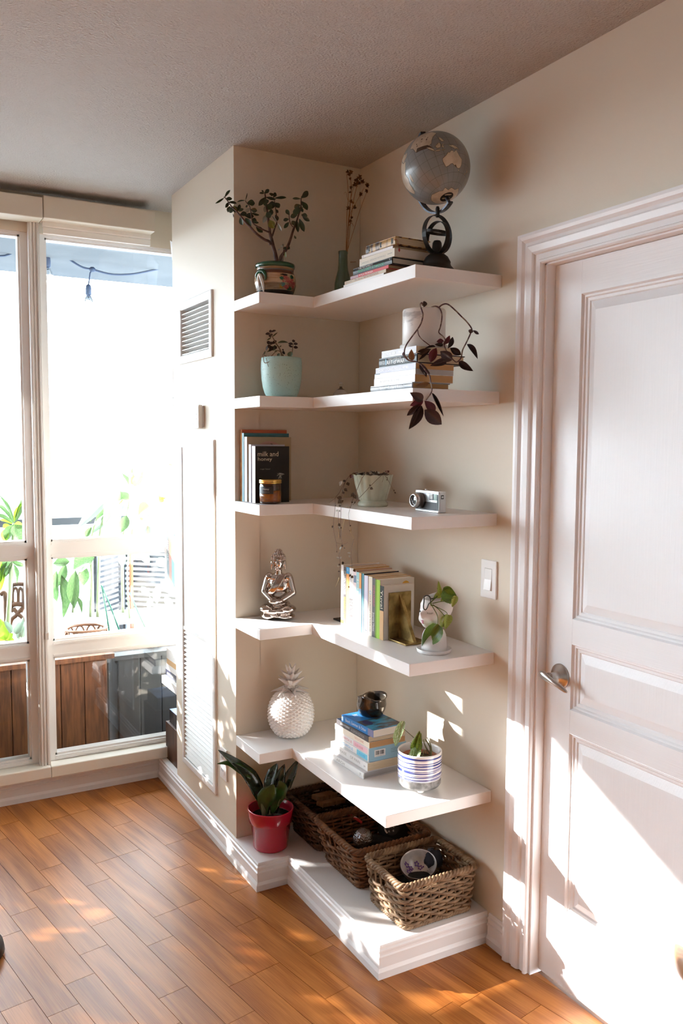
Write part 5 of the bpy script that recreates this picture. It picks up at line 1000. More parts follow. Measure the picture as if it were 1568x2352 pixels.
def strap(Z, ref, pts, ws, d0, d1, m, parent, tilt=(0, 0, 0), sc=.1403, fold=.35):
    n = len(pts); q = spline([P3(*Z(x, y), ref, d0+(d1-d0)*i/(n-1)) for i, (x, y) in enumerate(pts)], 5); N_ = len(q); w = []
    for i in range(N_):
        t = i/(N_-1)*(len(ws)-1); j = min(int(t), len(ws)-2); w.append((ws[j]+(ws[j+1]-ws[j])*(t-j))*sc*(q[0]-CAM).dot(FW)/FPX)
    vs = []; fs = []
    for i, p in enumerate(q):
        t = (q[min(i+1, N_-1)]-q[max(i-1, 0)]).normalized(); nn = ((CAM-p).normalized()+V(tilt)); s = t.cross(nn).normalized(); nn = s.cross(t)
        for x in (-1, -.5, 0, .5, 1): vs.append(p+s*x*w[i]+nn*(abs(x)*fold*w[i]))
    k = len(vs); vs2 = vs+[v-((CAM-v).normalized()+V(tilt)).normalized()*.0012 for v in vs]
    for i in range(N_-1):
        for j in range(4): fs.append((i*5+j, i*5+j+1, (i+1)*5+j+1, (i+1)*5+j)); fs.append((k+i*5+j, k+(i+1)*5+j, k+(i+1)*5+j+1, k+i*5+j+1))
        fs.append((i*5, (i+1)*5, k+(i+1)*5, k+i*5)); fs.append((i*5+4, k+i*5+4, k+(i+1)*5+4, (i+1)*5+4))
    B().add(vs2, fs, 0, True).build('leaf', m, parent)
strap(zs_, rs_, [(790, 1150), (770, 950), (700, 730), (590, 540), (430, 370), (250, 225), (75, 88)], [20, 45, 120, 135, 95, 60, 3], -.01, -.06, DKL, rp_, (.3, .3, .3))
strap(zs_, rs_, [(620, 520), (430, 400), (250, 310), (60, 315)], [60, 80, 45, 2], -.03, -.07, DKG2, rp_, (.0, -.3, .6))
strap(zs_, rs_, [(900, 1130), (890, 850), (930, 620), (985, 450), (1045, 315)], [30, 60, 105, 90, 12], .0, .02, DKL, rp_, (-.4, .2, .2))
strap(zs_, rs_, [(960, 1120), (1010, 850), (1070, 620), (1110, 450), (1168, 315)], [30, 70, 100, 70, 3], .01, .02, DKL, rp_, (.4, .2, .2))
strap(zs_, rs_, [(1010, 1120), (1080, 850), (1180, 650), (1280, 450), (1372, 270)], [30, 60, 100, 80, 20], .01, .03, DKL, rp_, (.3, .1, .2))
strap(zs_, rs_, [(860, 1140), (830, 1010), (860, 870), (930, 760), (985, 655)], [20, 90, 150, 130, 10], -.04, -.05, DKG2, rp_, (.1, .1, -.1), fold=.15)
strap(zs_, rs_, [(960, 1120), (1010, 960), (1080, 820), (1120, 700), (1080, 590)], [20, 80, 110, 100, 4], -.02, -.03, DKG2, rp_, (-.2, .1, .1), fold=.2)
strap(zs_, rs_, [(825, 1175), (815, 1080), (785, 970)], [26, 40, 8], -.05, -.05, PGRN, rp_); strap(zs_, rs_, [(920, 1150), (920, 1070)], [20, 6], -.05, -.05, PGRN, rp_); strap(zs_, rs_, [(1060, 1010), (1075, 950), (1090, 900)], [18, 16, 4], -.03, -.03, PGRN, rp_)

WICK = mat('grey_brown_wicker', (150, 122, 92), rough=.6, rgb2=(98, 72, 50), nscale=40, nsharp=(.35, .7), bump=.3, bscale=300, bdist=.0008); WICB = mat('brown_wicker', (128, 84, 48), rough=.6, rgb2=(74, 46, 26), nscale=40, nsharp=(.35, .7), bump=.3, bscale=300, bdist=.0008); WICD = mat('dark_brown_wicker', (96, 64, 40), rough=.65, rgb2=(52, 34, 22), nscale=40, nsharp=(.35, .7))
def rrect(x0, x1, y0, y1, r, n):
    P_ = []; xs = x1-x0-2*r; ys = y1-y0-2*r; per = 2*(xs+ys)+2*PI*r
    for i in range(n):
        s = per*i/n
        for seg, ln in enumerate((xs, PI*r/2, ys, PI*r/2, xs, PI*r/2, ys, PI*r/2)):
            if s <= ln: break
            s -= ln
        cx = (x1-r, x0+r)[seg in (3, 4, 5, 6)] if False else 0
        if seg == 0: p, nr = (x0+r+s, y0), (0, -1)
        elif seg == 1: a = -PI/2+s/r; p, nr = (x1-r+r*math.cos(a), y0+r+r*math.sin(a)), (math.cos(a), math.sin(a))
        elif seg == 2: p, nr = (x1, y0+r+s), (1, 0)
        elif seg == 3: a = s/r; p, nr = (x1-r+r*math.cos(a), y1-r+r*math.sin(a)), (math.cos(a), math.sin(a))
        elif seg == 4: p, nr = (x1-r-s, y1), (0, 1)
        elif seg == 5: a = PI/2+s/r; p, nr = (x0+r+r*math.cos(a), y1-r+r*math.sin(a)), (math.cos(a), math.sin(a))
        elif seg == 6: p, nr = (x0, y1-r-s), (-1, 0)
        else: a = PI+s/r; p, nr = (x0+r+r*math.cos(a), y0+r+r*math.sin(a)), (math.cos(a), math.sin(a))
        P_.append((V((p[0], p[1], 0)), V((nr[0], nr[1], 0))))
    return P_
def basket(base, rim, h, m, label, nst=30, rows=11, hole=None, seed=1):
    bx0, bx1, by0, by1 = base; r = thing('wicker_basket', V(((bx0+bx1)/2, (by0+by1)/2, ZB)), label, 'basket', 'wicker baskets on the plinth'); R_ = random.Random(seed)
    n = nst*6
    def ring(t, rad=.022): return rrect(*[a+(c-a)*t for a, c in zip(base, rim)], rad, n)
    for i in range(rows):
        t = (i+.6)/rows; P_ = ring(t); z = ZB+.008+(h-.024)*t; pts = []; runs = [[]]
        for k, (p, nr) in enumerate(P_):
            w = .0036*math.sin(2*PI*k/12+PI*(i % 2)); zz = z+.0016*math.sin(k*.37+i*2.1)+R_.uniform(-.0004, .0004)
            q = p+nr*w+V((0, 0, zz))
            if hole and hole[0] < i < hole[1] and nr.x < -.9 and abs(p.y-(by0+by1)/2-.03) < hole[2]:
                if runs[-1]: runs.append([])
            else: runs[-1].append(q)
        if len(runs) == 1: B().tube(runs[0], .0047, 6, closed=True).build('weaver', m, r)
        else:
            bb = B()
            runs = [runs[-1]+runs[0]]+runs[1:-1]
            for rr in runs:
                if len(rr) > 2: bb.tube(rr, .0047, 6)
            bb.build('weaver', m, r)
    R0, R1 = ring(0.02), ring(.97)
    for k in range(0, n, 6):
        p0, n0 = R0[(k+3) % n]; p1, n1 = R1[(k+3) % n]
        B().tube([p0+V((0, 0, ZB+.003)), (p0+p1)/2+V((0, 0, ZB+h*.5)), p1+V((0, 0, ZB+h-.010))], .0030, 5).build('stake', m, r)
    for j, (t, z, am, rad, tw) in enumerate(((0.0, .0078, .003, .0046, 14), (1.0, h-.0105, .0058, .0058, 12))):
        P_ = ring(t)
        for s in range(3):
            pts = [p+nr*(am*math.cos(2*PI*(k/n*tw*2.0+s/3)))+V((0, 0, ZB+z+am*math.sin(2*PI*(k/n*tw*2.0+s/3)))) for k, (p, nr) in enumerate(P_)]
            B().tube(pts, rad*.98, 6, closed=True).build('rim_braid' if j else 'foot_braid', m, r)
    B().box((bx0+.004, by0+.004, ZB+.004), (bx1-.004, by1-.004, ZB+.009)).build('bottom', m, r)
    return r
basket((-.283, -.042, -.775, -.578), (-.300, -.030, -.785, -.575), .150, WICK, 'front greyish wicker basket nearest the door, holding a painted coconut bowl', hole=(6, 10, .045), seed=1)
basket((-.283, -.042, -.512, -.285), (-.314, -.030, -.540, -.262), .150, WICB, 'middle brown wicker basket holding a silver ball and black hat', hole=(6, 10, .045), seed=2)
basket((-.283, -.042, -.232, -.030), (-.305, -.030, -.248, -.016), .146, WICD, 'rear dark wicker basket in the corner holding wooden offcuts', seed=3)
# contents
BLKC = mat('black_cloth', (18, 18, 22), rough=.85, bump=.5, bscale=60, bdist=.004); NVC = mat('dark_blue_cloth', (34, 40, 56), rough=.8, bump=.5, bscale=60, bdist=.004)
def lump(name, c, r, m, label, cat, seed, amp=.25, parent=None):
    b = B(); b.sph((0, 0, 0), 1.0, 0, 28, 18)
    out = []
    for v in b.v:
        k = 1+amp*noise.noise(v*1.7+V((seed, 0, 0)))+amp*.5*noise.noise(v*4+V((0, seed, 0))); w = V((c[0]+v.x*r[0]*k, c[1]+v.y*r[1]*k, c[2]+v.z*r[2]*k)); out.append(w)
    b.v = out; o = b.build(name, m, loc=(c[0], c[1], c[2]-r[2])); tag(o, label, cat); return o
lump('black_scarf', (-.165, -.675, .142), (.105, .080, .036), BLKC, 'crumpled black cloth filling the front basket below the bowl', 'cloth', 3)
lump('blue_cloth', (-.085, -.635, .205), (.030, .028, .030), NVC, 'bunched dark blue cloth at the back right of the front basket', 'cloth', 9, .3)
lump('black_jumper', (-.130, -.40, .142), (.085, .085, .036), BLKC, 'black folded cloth in the bottom of the middle basket', 'cloth', 5)
MBW = None
CB = at(960.6, 1984, z=.212); nb = ((CAM-CB).normalized()*.55+V((-.1, 0, 1))).normalized(); xb = V((1, 0, 0)).cross(nb).normalized(); yb = nb.cross(xb); rb_ = .056
cb = thing('coconut_bowl', CB-nb*.045, 'coconut shell bowl with a silver lining painted with purple flowers', 'bowl'); MCB = basis(yb*-1, xb, nb, CB)
pin = [(rb_*math.sin(a)*.97, -rb_*.85*math.cos(a)) for a in [PI/2*i/12 for i in range(13)]]; pou = [(rb_*math.sin(a)*1.03, -rb_*.90*math.cos(a)) for a in [PI/2*i/12 for i in range(13)]]
B().lathe([(max(.0005, r), z) for r, z in pou]+[(rb_*1.0, .0008)], (0, 0, 0), 48, 0, M=MCB, cap=False).build('shell', mat('coconut_shell', (64, 38, 26), rough=.45, rgb2=(44, 26, 18), nscale=50, bump=.3, bscale=120), cb)
B().lathe([(max(.0005, r), z) for r, z in pin]+[(rb_*1.0, .0008)], (0, 0, 0), 48, 0, M=MCB, cap=False).build('lining', mat('silver_lacquer', (206, 202, 200), rough=.3, metal=.25, coat=.3, rgb2=(176, 172, 170), nscale=24), cb)
PFL = mat('purple_paint', (98, 70, 140), rough=.5); RBW = random.Random(12)
def inb(x, y): 
    q = min(.99, math.hypot(x, y)/(rb_*.97)); z = -rb_*.85*math.sqrt(1-q*q); return V((x, y, z))*.985
def petal(x, y, r, m, nm, n=8):
    b = B(); vs = [inb(x, y)]+[inb(x+r*math.cos(2*PI*k/n), y+r*math.sin(2*PI*k/n)) for k in range(n)]; b.add(vs, [(0, 1+k, 1+(k+1) % n) for k in range(n)], 0, False, MCB); b.build(nm, m, cb)
for cx, cy in ((-.014, -.016), (-.010, -.030), (.022, -.004), (.026, -.018), (.014, -.026), (.022, -.036)):
    for k in range(5): petal(cx+.0052*math.cos(2*PI*k/5+cx*99), cy+.0052*math.sin(2*PI*k/5+cx*99), .0030, PFL, 'painted_petal')
for k in range(7): petal(RBW.uniform(-.034, .04), RBW.uniform(-.03, .01), .0028, PFL, 'painted_petal')
b = B()
for k in range(46):
    x, y = RBW.uniform(-.036, .046), RBW.uniform(0.0, .034); r = .0011; vs = [inb(x+r*math.cos(2*PI*j/6), y+r*math.sin(2*PI*j/6)) for j in range(6)]; b.add(vs, [list(range(6))], 0, False, MCB)
stuff(b.build('painted_dot', IRON, cb)); B().tube([MCB @ inb(-.012+.002*k, .004+.018*math.sin(k*.5)*.6) for k in range(8)], .0009, 5).build('painted_sprig', mat('green_paint', (60, 110, 70)), cb)
PBL = at(833, 1925, z=.205); ball = B().sph(PBL, .0335, 0, 32, 20).build('glass_ball', mat('crackled_silver', (150, 150, 154), rough=.12, metal=.9, bump=1.0, bscale=190, bdist=.004, bdetail=1.0), loc=tuple(PBL-V((0, 0, .0335)))); tag(ball, 'silver crackled ornament ball in the middle basket', 'ornament')
PCP = at(899, 1906, z=.200); nc = ((CAM-PCP).normalized()+V((0, 0, .3))).normalized(); cpt = thing('knitted_hat', PCP-V((0, 0, .05)), 'black hat with a round white lettered badge in the middle basket', 'hat')
b = B(); b.sph((0, 0, 0), (.062, .062, .045), 0, 28, 16, Matrix.Translation(PCP-nc*.022+V((.03, .02, -.005)))); b.build('crown', BLKC, cpt)
xc = V((0, 0, 1)).cross(nc).normalized(); yc = nc.cross(xc); MCP = basis(xc, yc, nc, PCP+nc*.030)
BAD = mat('badge_white', (186, 184, 180), rough=.6)
for a0, a1 in ((100, 190), (194, 232), (20, 62)):
    vs = []; k = 14
    for i in range(k+1): a = math.radians(a0+(a1-a0)*i/k); vs += [(.0205*math.cos(a), .0205*math.sin(a), 0), (.0255*math.cos(a), .0255*math.sin(a), 0)]
    B().add(vs, [(2*i, 2*i+1, 2*i+3, 2*i+2) for i in range(k)], 0, False, MCP).build('badge_ring', BAD, cpt)
b = B(); b.add([(.025*math.cos(2*PI*k/32), .025*math.sin(2*PI*k/32), -.0006) for k in range(32)], [list(range(32))], 0, False, MCP); b.build('badge_field', mat('badge_black', (16, 16, 18), rough=.6), cpt)
B().box((-.0155, -.002, 0), (-.0065, .0065, .0004), 0, MCP).build('badge_tile', BAD, cpt); put('lettering', text_mesh('R', IRON, .005, .006), cpt, MCP @ Matrix.Translation((-.011, .0022, .0006)))
for t_, x, y, w, h in (('C', -.0015, .0022, .005, .0065), ('N', .006, .002, .005, .0055), ('&', -.001, .011, .006, .007), ('A', -.0085, -.0125, .0065, .007), ('E', .0065, -.010, .005, .0055)): put('lettering', text_mesh(t_, BAD, w, h), cpt, MCP @ Matrix.Translation((x, y, .0004)))
PCC = at(800, 1878, z=.205); b = B(); q = spline([PCC+V((-.03, .015, 0)), PCC+V((-.022, .022, .012)), PCC+V((-.010, .012, .016)), PCC+V((.004, -.004, .010)), PCC+V((.020, -.020, .0)), PCC+V((.034, -.036, -.012))], 5); b.tube(q, .0052, 8); o = b.build('candy_cane', mat('red_white_twist', (176, 30, 30), rough=.35, rgb2=(220, 190, 186), nscale=60, nsharp=(.55, .6)), loc=tuple(PCC)); tag(o, 'red and white twisted candy cane ornament in the middle basket', 'ornament')
OFF = mat('pale_offcut', (170, 146, 116), rough=.8, rgb2=(140, 112, 84), nscale=20, stretch=(1, 6, 1))
for k, (u, v, rz, sz) in enumerate([(745, 1828, .35, (.10, .040, .016)), (760, 1842, .30, (.12, .034, .014)), (715, 1838, .45, (.06, .030, .014))]):
    c = at(u, v, z=.205-.016*k); M = Matrix.Translation(c) @ Matrix.Rotation(rz, 4, 'Z') @ Matrix.Rotation(.15, 4, 'Y'); o = B().box(tuple(-x/2 for x in sz), tuple(x/2 for x in sz), 0, M, .001).build('wood_offcut', OFF, loc=tuple(c)); tag(o, ['pale wooden block on top in the rear basket', 'long pale wooden strip in the rear basket', 'short pale wooden piece at the left of the rear basket'][k], 'wood', 'wooden pieces in the rear basket')

# ================================================================== fixtures on the column and wall
def frame_yz(b, x0, x1, y0, y1, z0, z1, iy0, iy1, iz0, iz1, M=None):
    """flat picture-frame ring on the column face with a bevelled front"""
    e = .004; f = [(x1, y0, y1, z0, z1), (x0+.002, y0, y1, z0, z1), (x0, y0+e, y1-e, z0+e, z1-e), (x0, iy0-e, iy1+e, iz0-e, iz1+e), (x0+.003, iy0, iy1, iz0, iz1), (x1, iy0, iy1, iz0, iz1)]
    vs = []; fs = []
    for x, a, c, d, g in f: vs += [(x, a, d), (x, c, d), (x, c, g), (x, a, g)]
    for i in range(len(f)-1):
        for k in range(4): fs.append((i*4+k, (i+1)*4+k, (i+1)*4+(k+1) % 4, i*4+(k+1) % 4))
    return b.add(vs, fs)
WPL = mat('white_plastic', (240, 240, 240), rough=.28, spec=.5); WME = mat('white_enamel', (238, 238, 237), rough=.4)
vt = thing('air_vent', (AX, .39, 1.937), 'white louvred air return grille high on the column', 'vent')
frame_yz(B(), AX-.009, AX+.02, .2027, .5886, 1.817, 2.057, .2285, .5485, 1.8485, 2.0255).build('frame', WME, vt)
for k in range(10):
    z = 2.0093-.01735*k; b = B(); b.prism([(AX-.003, z+.0012), (AX-.003, z-.0012), (AX+.016, z-.0062), (AX+.016, z-.0044)], .2285, .5485, 'y'); 
    b.build('slat', WME, vt)
b = B()
for k in range(28): y = .2345+k*.0112; b.box((AX+.020, y, 1.849), (AX+.040, y+.0022, 2.025))
stuff(b.build('vane', WME, vt)); B().box((AX+.075, .219, 1.8485), (AX+.080, .5495, 2.0255)).build('duct_back', mat('duct_grey', (92, 90, 88), rough=.8), vt)
for y, z in ((.2155, 1.937), (.5690, 1.937)): B().lathe([(.0035, 0), (.003, .0012), (.001, .0014)], M=basis((0, -1, 0), (0, 0, 1), (-1, 0, 0), (AX-.009, y, z)), seg=12).build('screw', WME, vt)
th = thing('thermostat', (AX, .36, 1.604), 'white digital thermostat on the column below the vent', 'thermostat')
b = B(); b.box((AX-.006, .304, 1.564), (AX-.0003, .416, 1.645), bev=.003); b.build('back_plate', WPL, th); B().box((AX-.0245, .3007, 1.559), (AX-.006, .4205, 1.648), bev=.006).build('body', mat('thermostat_white', (232, 230, 224), rough=.4), th)
B().box((AX-.0255, .340, 1.5725), (AX-.023, .4125, 1.637), bev=.001).build('bezel', mat('bezel_grey', (198, 202, 208), rough=.35), th); B().box((AX-.0259, .346, 1.585), (AX-.0245, .4005, 1.628), bev=.0008).build('screen', mat('lcd', (216, 224, 226), rough=.15), th)
for y, z in ((.352, 1.577), (.378, 1.577)): B().box((AX-.0262, y, z-.002), (AX-.0250, y+.006, z+.002)).build('indicator', mat('lcd_dark', (86, 86, 96)), th)
for s in (1, -1): B().prism([(.318, 1.604+s*.004), (.330, 1.604+s*.004), (.324, 1.604+s*.012)], AX-.0256, AX-.0240, 'x').build('button', mat('button_grey', (176, 174, 170), rough=.5), th)
ac = thing('access_panel', (AX, .383, .85), 'tall white access panel with a louvred lower half on the column', 'panel')
b = B(); frame_yz(b, AX-.0085, AX+.012, .1895, .5770, .1840, 1.5170, .2165, .5515, .2120, 1.4860); b.box((AX-.0070, .2165, .7475), (AX+.012, .5515, .762)); b.build('frame', WME, ac)
B().box((AX-.0035, .2168, .762), (AX+.010, .5512, 1.4857)).build('upper_panel', WME, ac)
for k in range(29):
    z = .2185+k*.0184; b = B(); b.prism([(AX-.006, z), (AX-.0046, z-.0018), (AX+.010, z+.0165), (AX+.0085, z+.0178)], .2168, .5512, 'y'); b.build('louver', WME, ac)
B().box((AX+.03, .2175, .2125), (AX+.032, .5505, .7465)).build('backing', DARK, ac)
ol = thing('wall_outlet', (AX, .114, .332), 'white electrical outlet plate low on the column behind the snake plant leaves', 'outlet')
B().box((AX-.0065, .0815, .2736), (AX-.0003, .1465, .3902), bev=.0018).build('plate', WPL, ol)
for z in (.3555, .3085): B().box((AX-.0085, .098, z-.0165), (AX-.004, .130, z+.0165), bev=.0015).build('socket', WPL, ol); [B().box((AX-.0089, y-.0011, z-.004), (AX-.008, y+.0011, z+.006)).build('slot', DARK, ol) for y in (.1075, .1205)]
sw = thing('light_switch', (0, -.78, 1.108), 'white rocker light switch on the wall between shelf and door', 'switch')
B().box((-.0065, -.8155, 1.0516), (-.0003, -.7450, 1.1655), bev=.002).build('plate', WPL, sw); B().box((-.0069, -.7975, 1.0745), (-.0055, -.7630, 1.1410), bev=.0006).build('rocker_frame', mat('switch_gap', (190, 188, 186), rough=.4), sw)
b = B(); b.prism([(-.0060, 1.0762), (-.0120, 1.0768), (-.0078, 1.1080), (-.0070, 1.1392), (-.0060, 1.1392)], -.7960, -.7645, 'y'); b.build('rocker', WPL, sw)
hm = B(); hm.box((-.962, .862, 2.362), (AX-.03, .885, 2.389), bev=.004); hm.box((-.960, .868, 2.336), (AX-.03, .880, 2.362), bev=.003); bl = hm.build('roller_blind', mat('blind_white', (244, 243, 240), rough=.7), loc=(-.72, .874, 2.336)); tag(bl, 'white rolled up blind with hem bar at the head of the window', 'blind')
b = B(); x = -.982
for s in (0, .008):
    b.tube([(x+s, .878, 2.37), (x+s, .8785, 1.6), (x+s, .879, .72)], .0011, 5)
b.tube([(x, .879, .72), (x+.002, .879, .705), (x+.006, .879, .705), (x+.008, .879, .72)], .0011, 5)
for k in range(300): b.sph((x+.008, .8785, 2.36-k*.0054), .0017, 0, 5, 4)
cd_ = b.build('blind_cord', mat('cord_white', (226, 222, 214), rough=.6), loc=(x, .878, .70)); tag(cd_, 'white beaded blind cord hanging against the window mullion', 'cord'); stuff(cd_)
b = B().box((-.986, .876, .688), (-.970, .888, .716), bev=.002); o = b.build('cord_cleat', mat('clear_plastic', (206, 200, 194), rough=.2), loc=(-.978, .882, .688)); tag(o, 'small plastic cord cleat low on the window mullion', 'cleat')

# ================================================================== far alcove between the column and the window
for z, lb in zip((ZS[0], ZS[1], ZS[2], ZS[3], ZS[4]), ('top white shelf of the far alcove by the window', 'second white shelf of the far alcove, under the pale spined book', 'middle white shelf of the far alcove', 'fourth white shelf of the far alcove, holding upright books', 'lowest white shelf of the far alcove, under the stacked books')):
    o = B().box((AX+.002, DY+.002, z-ST), (-.0008, .886, z), bev=.0009).build('alcove_shelf', SHELF, loc=(-.25, .78, z-ST)); tag(o, lb, 'shelf', 'shelves of the far alcove')
ry = lambda x, y, z: basis((0, 0, -1), (1, 0, 0), (0, -1, 0), (x, y, z))
G6 = 'upright books on the far alcove shelf'; zA = ZS[3]+.0003
for y0, t, h, m, lb, kw in [(.872, .030, .226, WHT, 'white book nearest the window on the far alcove shelf', {}), (.840, .030, .222, mat('grey_black', (54, 62, 66), rough=.4), 'dark grey book beside the white one on the far alcove shelf', dict(txt=[('spine', 'ALMANAC', WHT, .35, .5, .4, .5)])), (.809, .034, .222, mat('burnt_orange', (206, 96, 58), rough=.45), 'orange book in the far alcove', {}), (.774, .036, .222, mat('sky_spine', (112, 178, 216), rough=.45), 'light blue book in the far alcove', {}), (.737, .030, .215, CREAM, 'cream book at the column end of the far alcove shelf', {})]:
    book(ry(-.476, y0, zA+h), h, .17, t, m, lb, G6, pages=PAGEW, **kw)
book(ry(-.476, .765, ZS[1]+.0003+.205), .205, .16, .034, mat('blush_spine', (240, 226, 220), rough=.5), 'pale pink spined book on the second far alcove shelf', None, pages=PAGEW, bands=[(0, .03, 0, 1, DGY), (.25, .28, 0, .6, DGY), (.82, .85, .5, 1, DGY), (.97, 1, 0, 1, DGY)])
rows6 = [(.030, 'navy hardback at the bottom of the far alcove stack', mat('midnight_blue', (44, 46, 66), rough=.4), .882, [('spine', 'A HISTORY of LIGHT', CREAM, .35, .5, .5, .3)]), (.026, 'white book second from the bottom of the far alcove stack', WHT, .868, ()), (.024, 'tan book in the middle of the far alcove stack', TAN, .864, ()), (.022, 'white book above the tan one in the far alcove stack', WHT, .866, ()), (.024, 'cream white book on top of the far alcove stack', WHT, .866, ())]
zc6 = ZS[4]+.0003
for t, lb, m, y0, tx in rows6:
    M, L = lieM(-.474, y0, -.474, y0-.185, zc6); book(M, L, .15, t-.0004, m, lb, 'books stacked in the far alcove', pages=PAGEW, txt=tx); zc6 += t
wb = thing('wooden_crate', (-.36, .79, .0946), 'dark brown wooden box on the ledge of the far alcove', 'box'); WDB = mat('dark_wood_box', (92, 58, 38), rough=.55, rgb2=(62, 38, 24), nscale=14, stretch=(1, 6, .5))
for lo, hi in (((-.476, .690, .0946), (-.464, .8855, .262)), ((-.262, .690, .0946), (-.25, .8855, .262)), ((-.464, .690, .0946), (-.262, .702, .262)), ((-.464, .8735, .0946), (-.262, .8855, .262)), ((-.464, .702, .0946), (-.262, .8735, .104))): B().box(lo, hi, 0, None, .0015).build('board', WDB, wb)
bxm = [mat('game_blue', (128, 156, 196), rough=.3, rgb2=(90, 110, 150), nscale=20), mat('game_dark', (44, 40, 44), rough=.4, rgb2=(92, 84, 80), nscale=18)]
o = B().box((-.462, .704, .190), (-.30, .871, .3165), 1).box((-.462, .704, .3165), (-.30, .871, .3185), 0).build('game_box', bxm, loc=(-.38, .79, .19)); tag(o, 'dark boxed game with a blue lid standing in the wooden box', 'box')
gb = thing('paper_cone', (-.452, .79, 1.9877), 'white paper wrapped bouquet with brown tissue at the top of the far alcove', 'bouquet')
b = B(); n = 20; vs = []
for j, (r, z) in enumerate([(.008, 0), (.020, .10), (.034, .20), (.050, .29), (.060, .345)]):
    for k in range(n): a = 2*PI*k/n; rr = r*(1+.16*math.cos(3*a+j)); vs.append((-.440+.35*rr*math.cos(a)+.004, .78+rr*math.sin(a), 1.9877+z+(.022*math.cos(a*2+1) if j == 4 else 0)))
b.add(vs, [(j*n+k, j*n+(k+1) % n, (j+1)*n+(k+1) % n, (j+1)*n+k) for j in range(4) for k in range(n)], 0, True); b.build('wrapper', mat('white_paper', (240, 240, 240), rough=.7), gb)
b = B(); b.sph((-.436, .755, 1.9877+.315), (.016, .03, .045), 0, 14, 10); b.v = [v*1+V((0, .006*noise.noise(v*60), .004*noise.noise(v*80))) for v in b.v]; b.build('tissue', mat('brown_tissue', (206, 178, 140), rough=.8), gb)

# ================================================================== balcony
DRK = mat('rail_dark', (52, 58, 66), rough=.5)
rl = thing('balcony_railing', (-3, 2.42, -.04), 'glass balcony railing with a dark top rail', 'railing')
B().box((-10.9, 2.395, 1.018), (1.5, 2.44, 1.060)).build('top_rail', DRK, rl); B().box((-10.9, 2.405, .02), (1.5, 2.43, .05)).build('bottom_rail', DRK, rl)
for x in (-10.8, -9.4, -8.0, -6.6, -5.2, -3.8, -2.4, .4, 1.4): B().box((x-.02, 2.40, -.04), (x+.02, 2.435, 1.018)).build('post', DRK, rl)
RGL = glass('railing_glass', (.96, .98, .98), .05)
for x0, x1 in ((-10.78, -9.42), (-9.38, -8.02), (-7.98, -6.62), (-6.58, -5.22), (-5.18, -3.82), (-3.78, -2.42), (-2.38, .38), (.42, 1.38)): B().box((x0, 2.414, .05), (x1, 2.420, 1.018)).build('glass_panel', RGL, rl)
sl = thing('string_lights', (-.6, 1.98, 2.466), 'dark cord of festoon string lights under the balcony ceiling', 'lights')
CORD = mat('festoon_cord', (70, 88, 118), rough=.6); cpts = [(-60, 560), (0, 588), (45, 573), (75, 558), (108, 563), (140, 583), (185, 612), (212, 619), (255, 630), (300, 630), (340, 623), (390, 612), (450, 596)]
B().tube(spline([at(u, v, y=1.98) for u, v in cpts], 5), .0055, 6).build('cord', CORD, sl)
for (u, v), (u2, v2) in (((212, 619), (203, 655)), ((104, 562), (109, 590))):
    p, q = at(u, v, y=1.98), at(u2, v2, y=1.97); B().tube([p, p+V((-.012, 0, -.02)), q], .004, 6).build('drop_wire', CORD, sl); B().sph(p, (.018, .014, .014), 0, 10, 8).build('tee', CORD, sl)
    B().lathe([(.006, .004), (.013, -.002), (.016, -.02), (.016, -.05), (.012, -.052)], q, 14).build('socket', CORD, sl); B().lathe([(.011, -.052), (.020, -.07), (.026, -.09), (.020, -.112), (.006, -.120)], q, 18).build('bulb', CLR, sl)
CED = mat('cedar_board', (110, 68, 40), rough=.7, rgb2=(76, 44, 26), nscale=12, stretch=(6, 6, .6), obvar=.2)
def planter(x0, x1, y0, y1, z1, m, label, bw=.105):
    r = thing('planter_box', ((x0+x1)/2, (y0+y1)/2, -.04), label, 'planter', 'balcony planter boxes'); x = x0
    while x < x1-.02:
        w = min(bw, x1-x); B().box((x+.002, y0, -.02), (x+w-.002, y0+.02, z1-.02), 0, None, .002).build('board', m, r); x += bw
    B().box((x0, y0+.02, -.04), (x1, y1, z1-.05)).build('core', DARK, r); B().box((x0-.02, y0-.015, z1-.022), (x1+.02, y0+.06, z1)).build('rim', m, r); B().box((x0, y0+.06, z1-.05), (x1, y1, z1-.02)).build('soil', SOIL, r)
    return r
planter(-2.45, -.655, 1.16, 1.50, .530, CED, 'brown cedar planter box outside the left window panes')
planter(-4.6, -2.52, 1.16, 1.50, .530, CED, 'brown cedar planter box further along the balcony')
planter(-.600, 1.2, 1.22, 1.60, .500, mat('charcoal_board', (50, 52, 54), rough=.6, obvar=.1), 'charcoal planter box behind the right window pane')
OL1 = mat('balcony_leaf', (104, 132, 84), rough=.45, rgb2=(70, 100, 60), nscale=14, obvar=.25); OL2 = mat('balcony_leaf_bright', (150, 186, 60), rough=.45, obvar=.2); OL3 = mat('balcony_leaf_grey', (138, 156, 138), rough=.5, obvar=.2); OST = mat('balcony_stalk', (150, 166, 130), rough=.6)
for m in (OL1, OL2, OL3):          # thin leaves let daylight through
    nt = m.node_tree; N = nt.nodes; L = nt.links; p = N['Principled BSDF']; tr = N.new('ShaderNodeBsdfTranslucent'); mx = N.new('ShaderNodeMixShader'); mx.inputs[0].default_value = .4
    if p.inputs['Base Color'].links: L.new(p.inputs['Base Color'].links[0].from_socket, tr.inputs[0])
    L.new(p.outputs[0], mx.inputs[1]); L.new(tr.outputs[0], mx.inputs[2]); L.new(mx.outputs[0], N['Material Output'].inputs[0])
OM = [leaf_mesh('leaf', m, lan, .22, .2, 8, 0, .05) for m in (OL1, OL2, OL3)]; RO = random.Random(31)
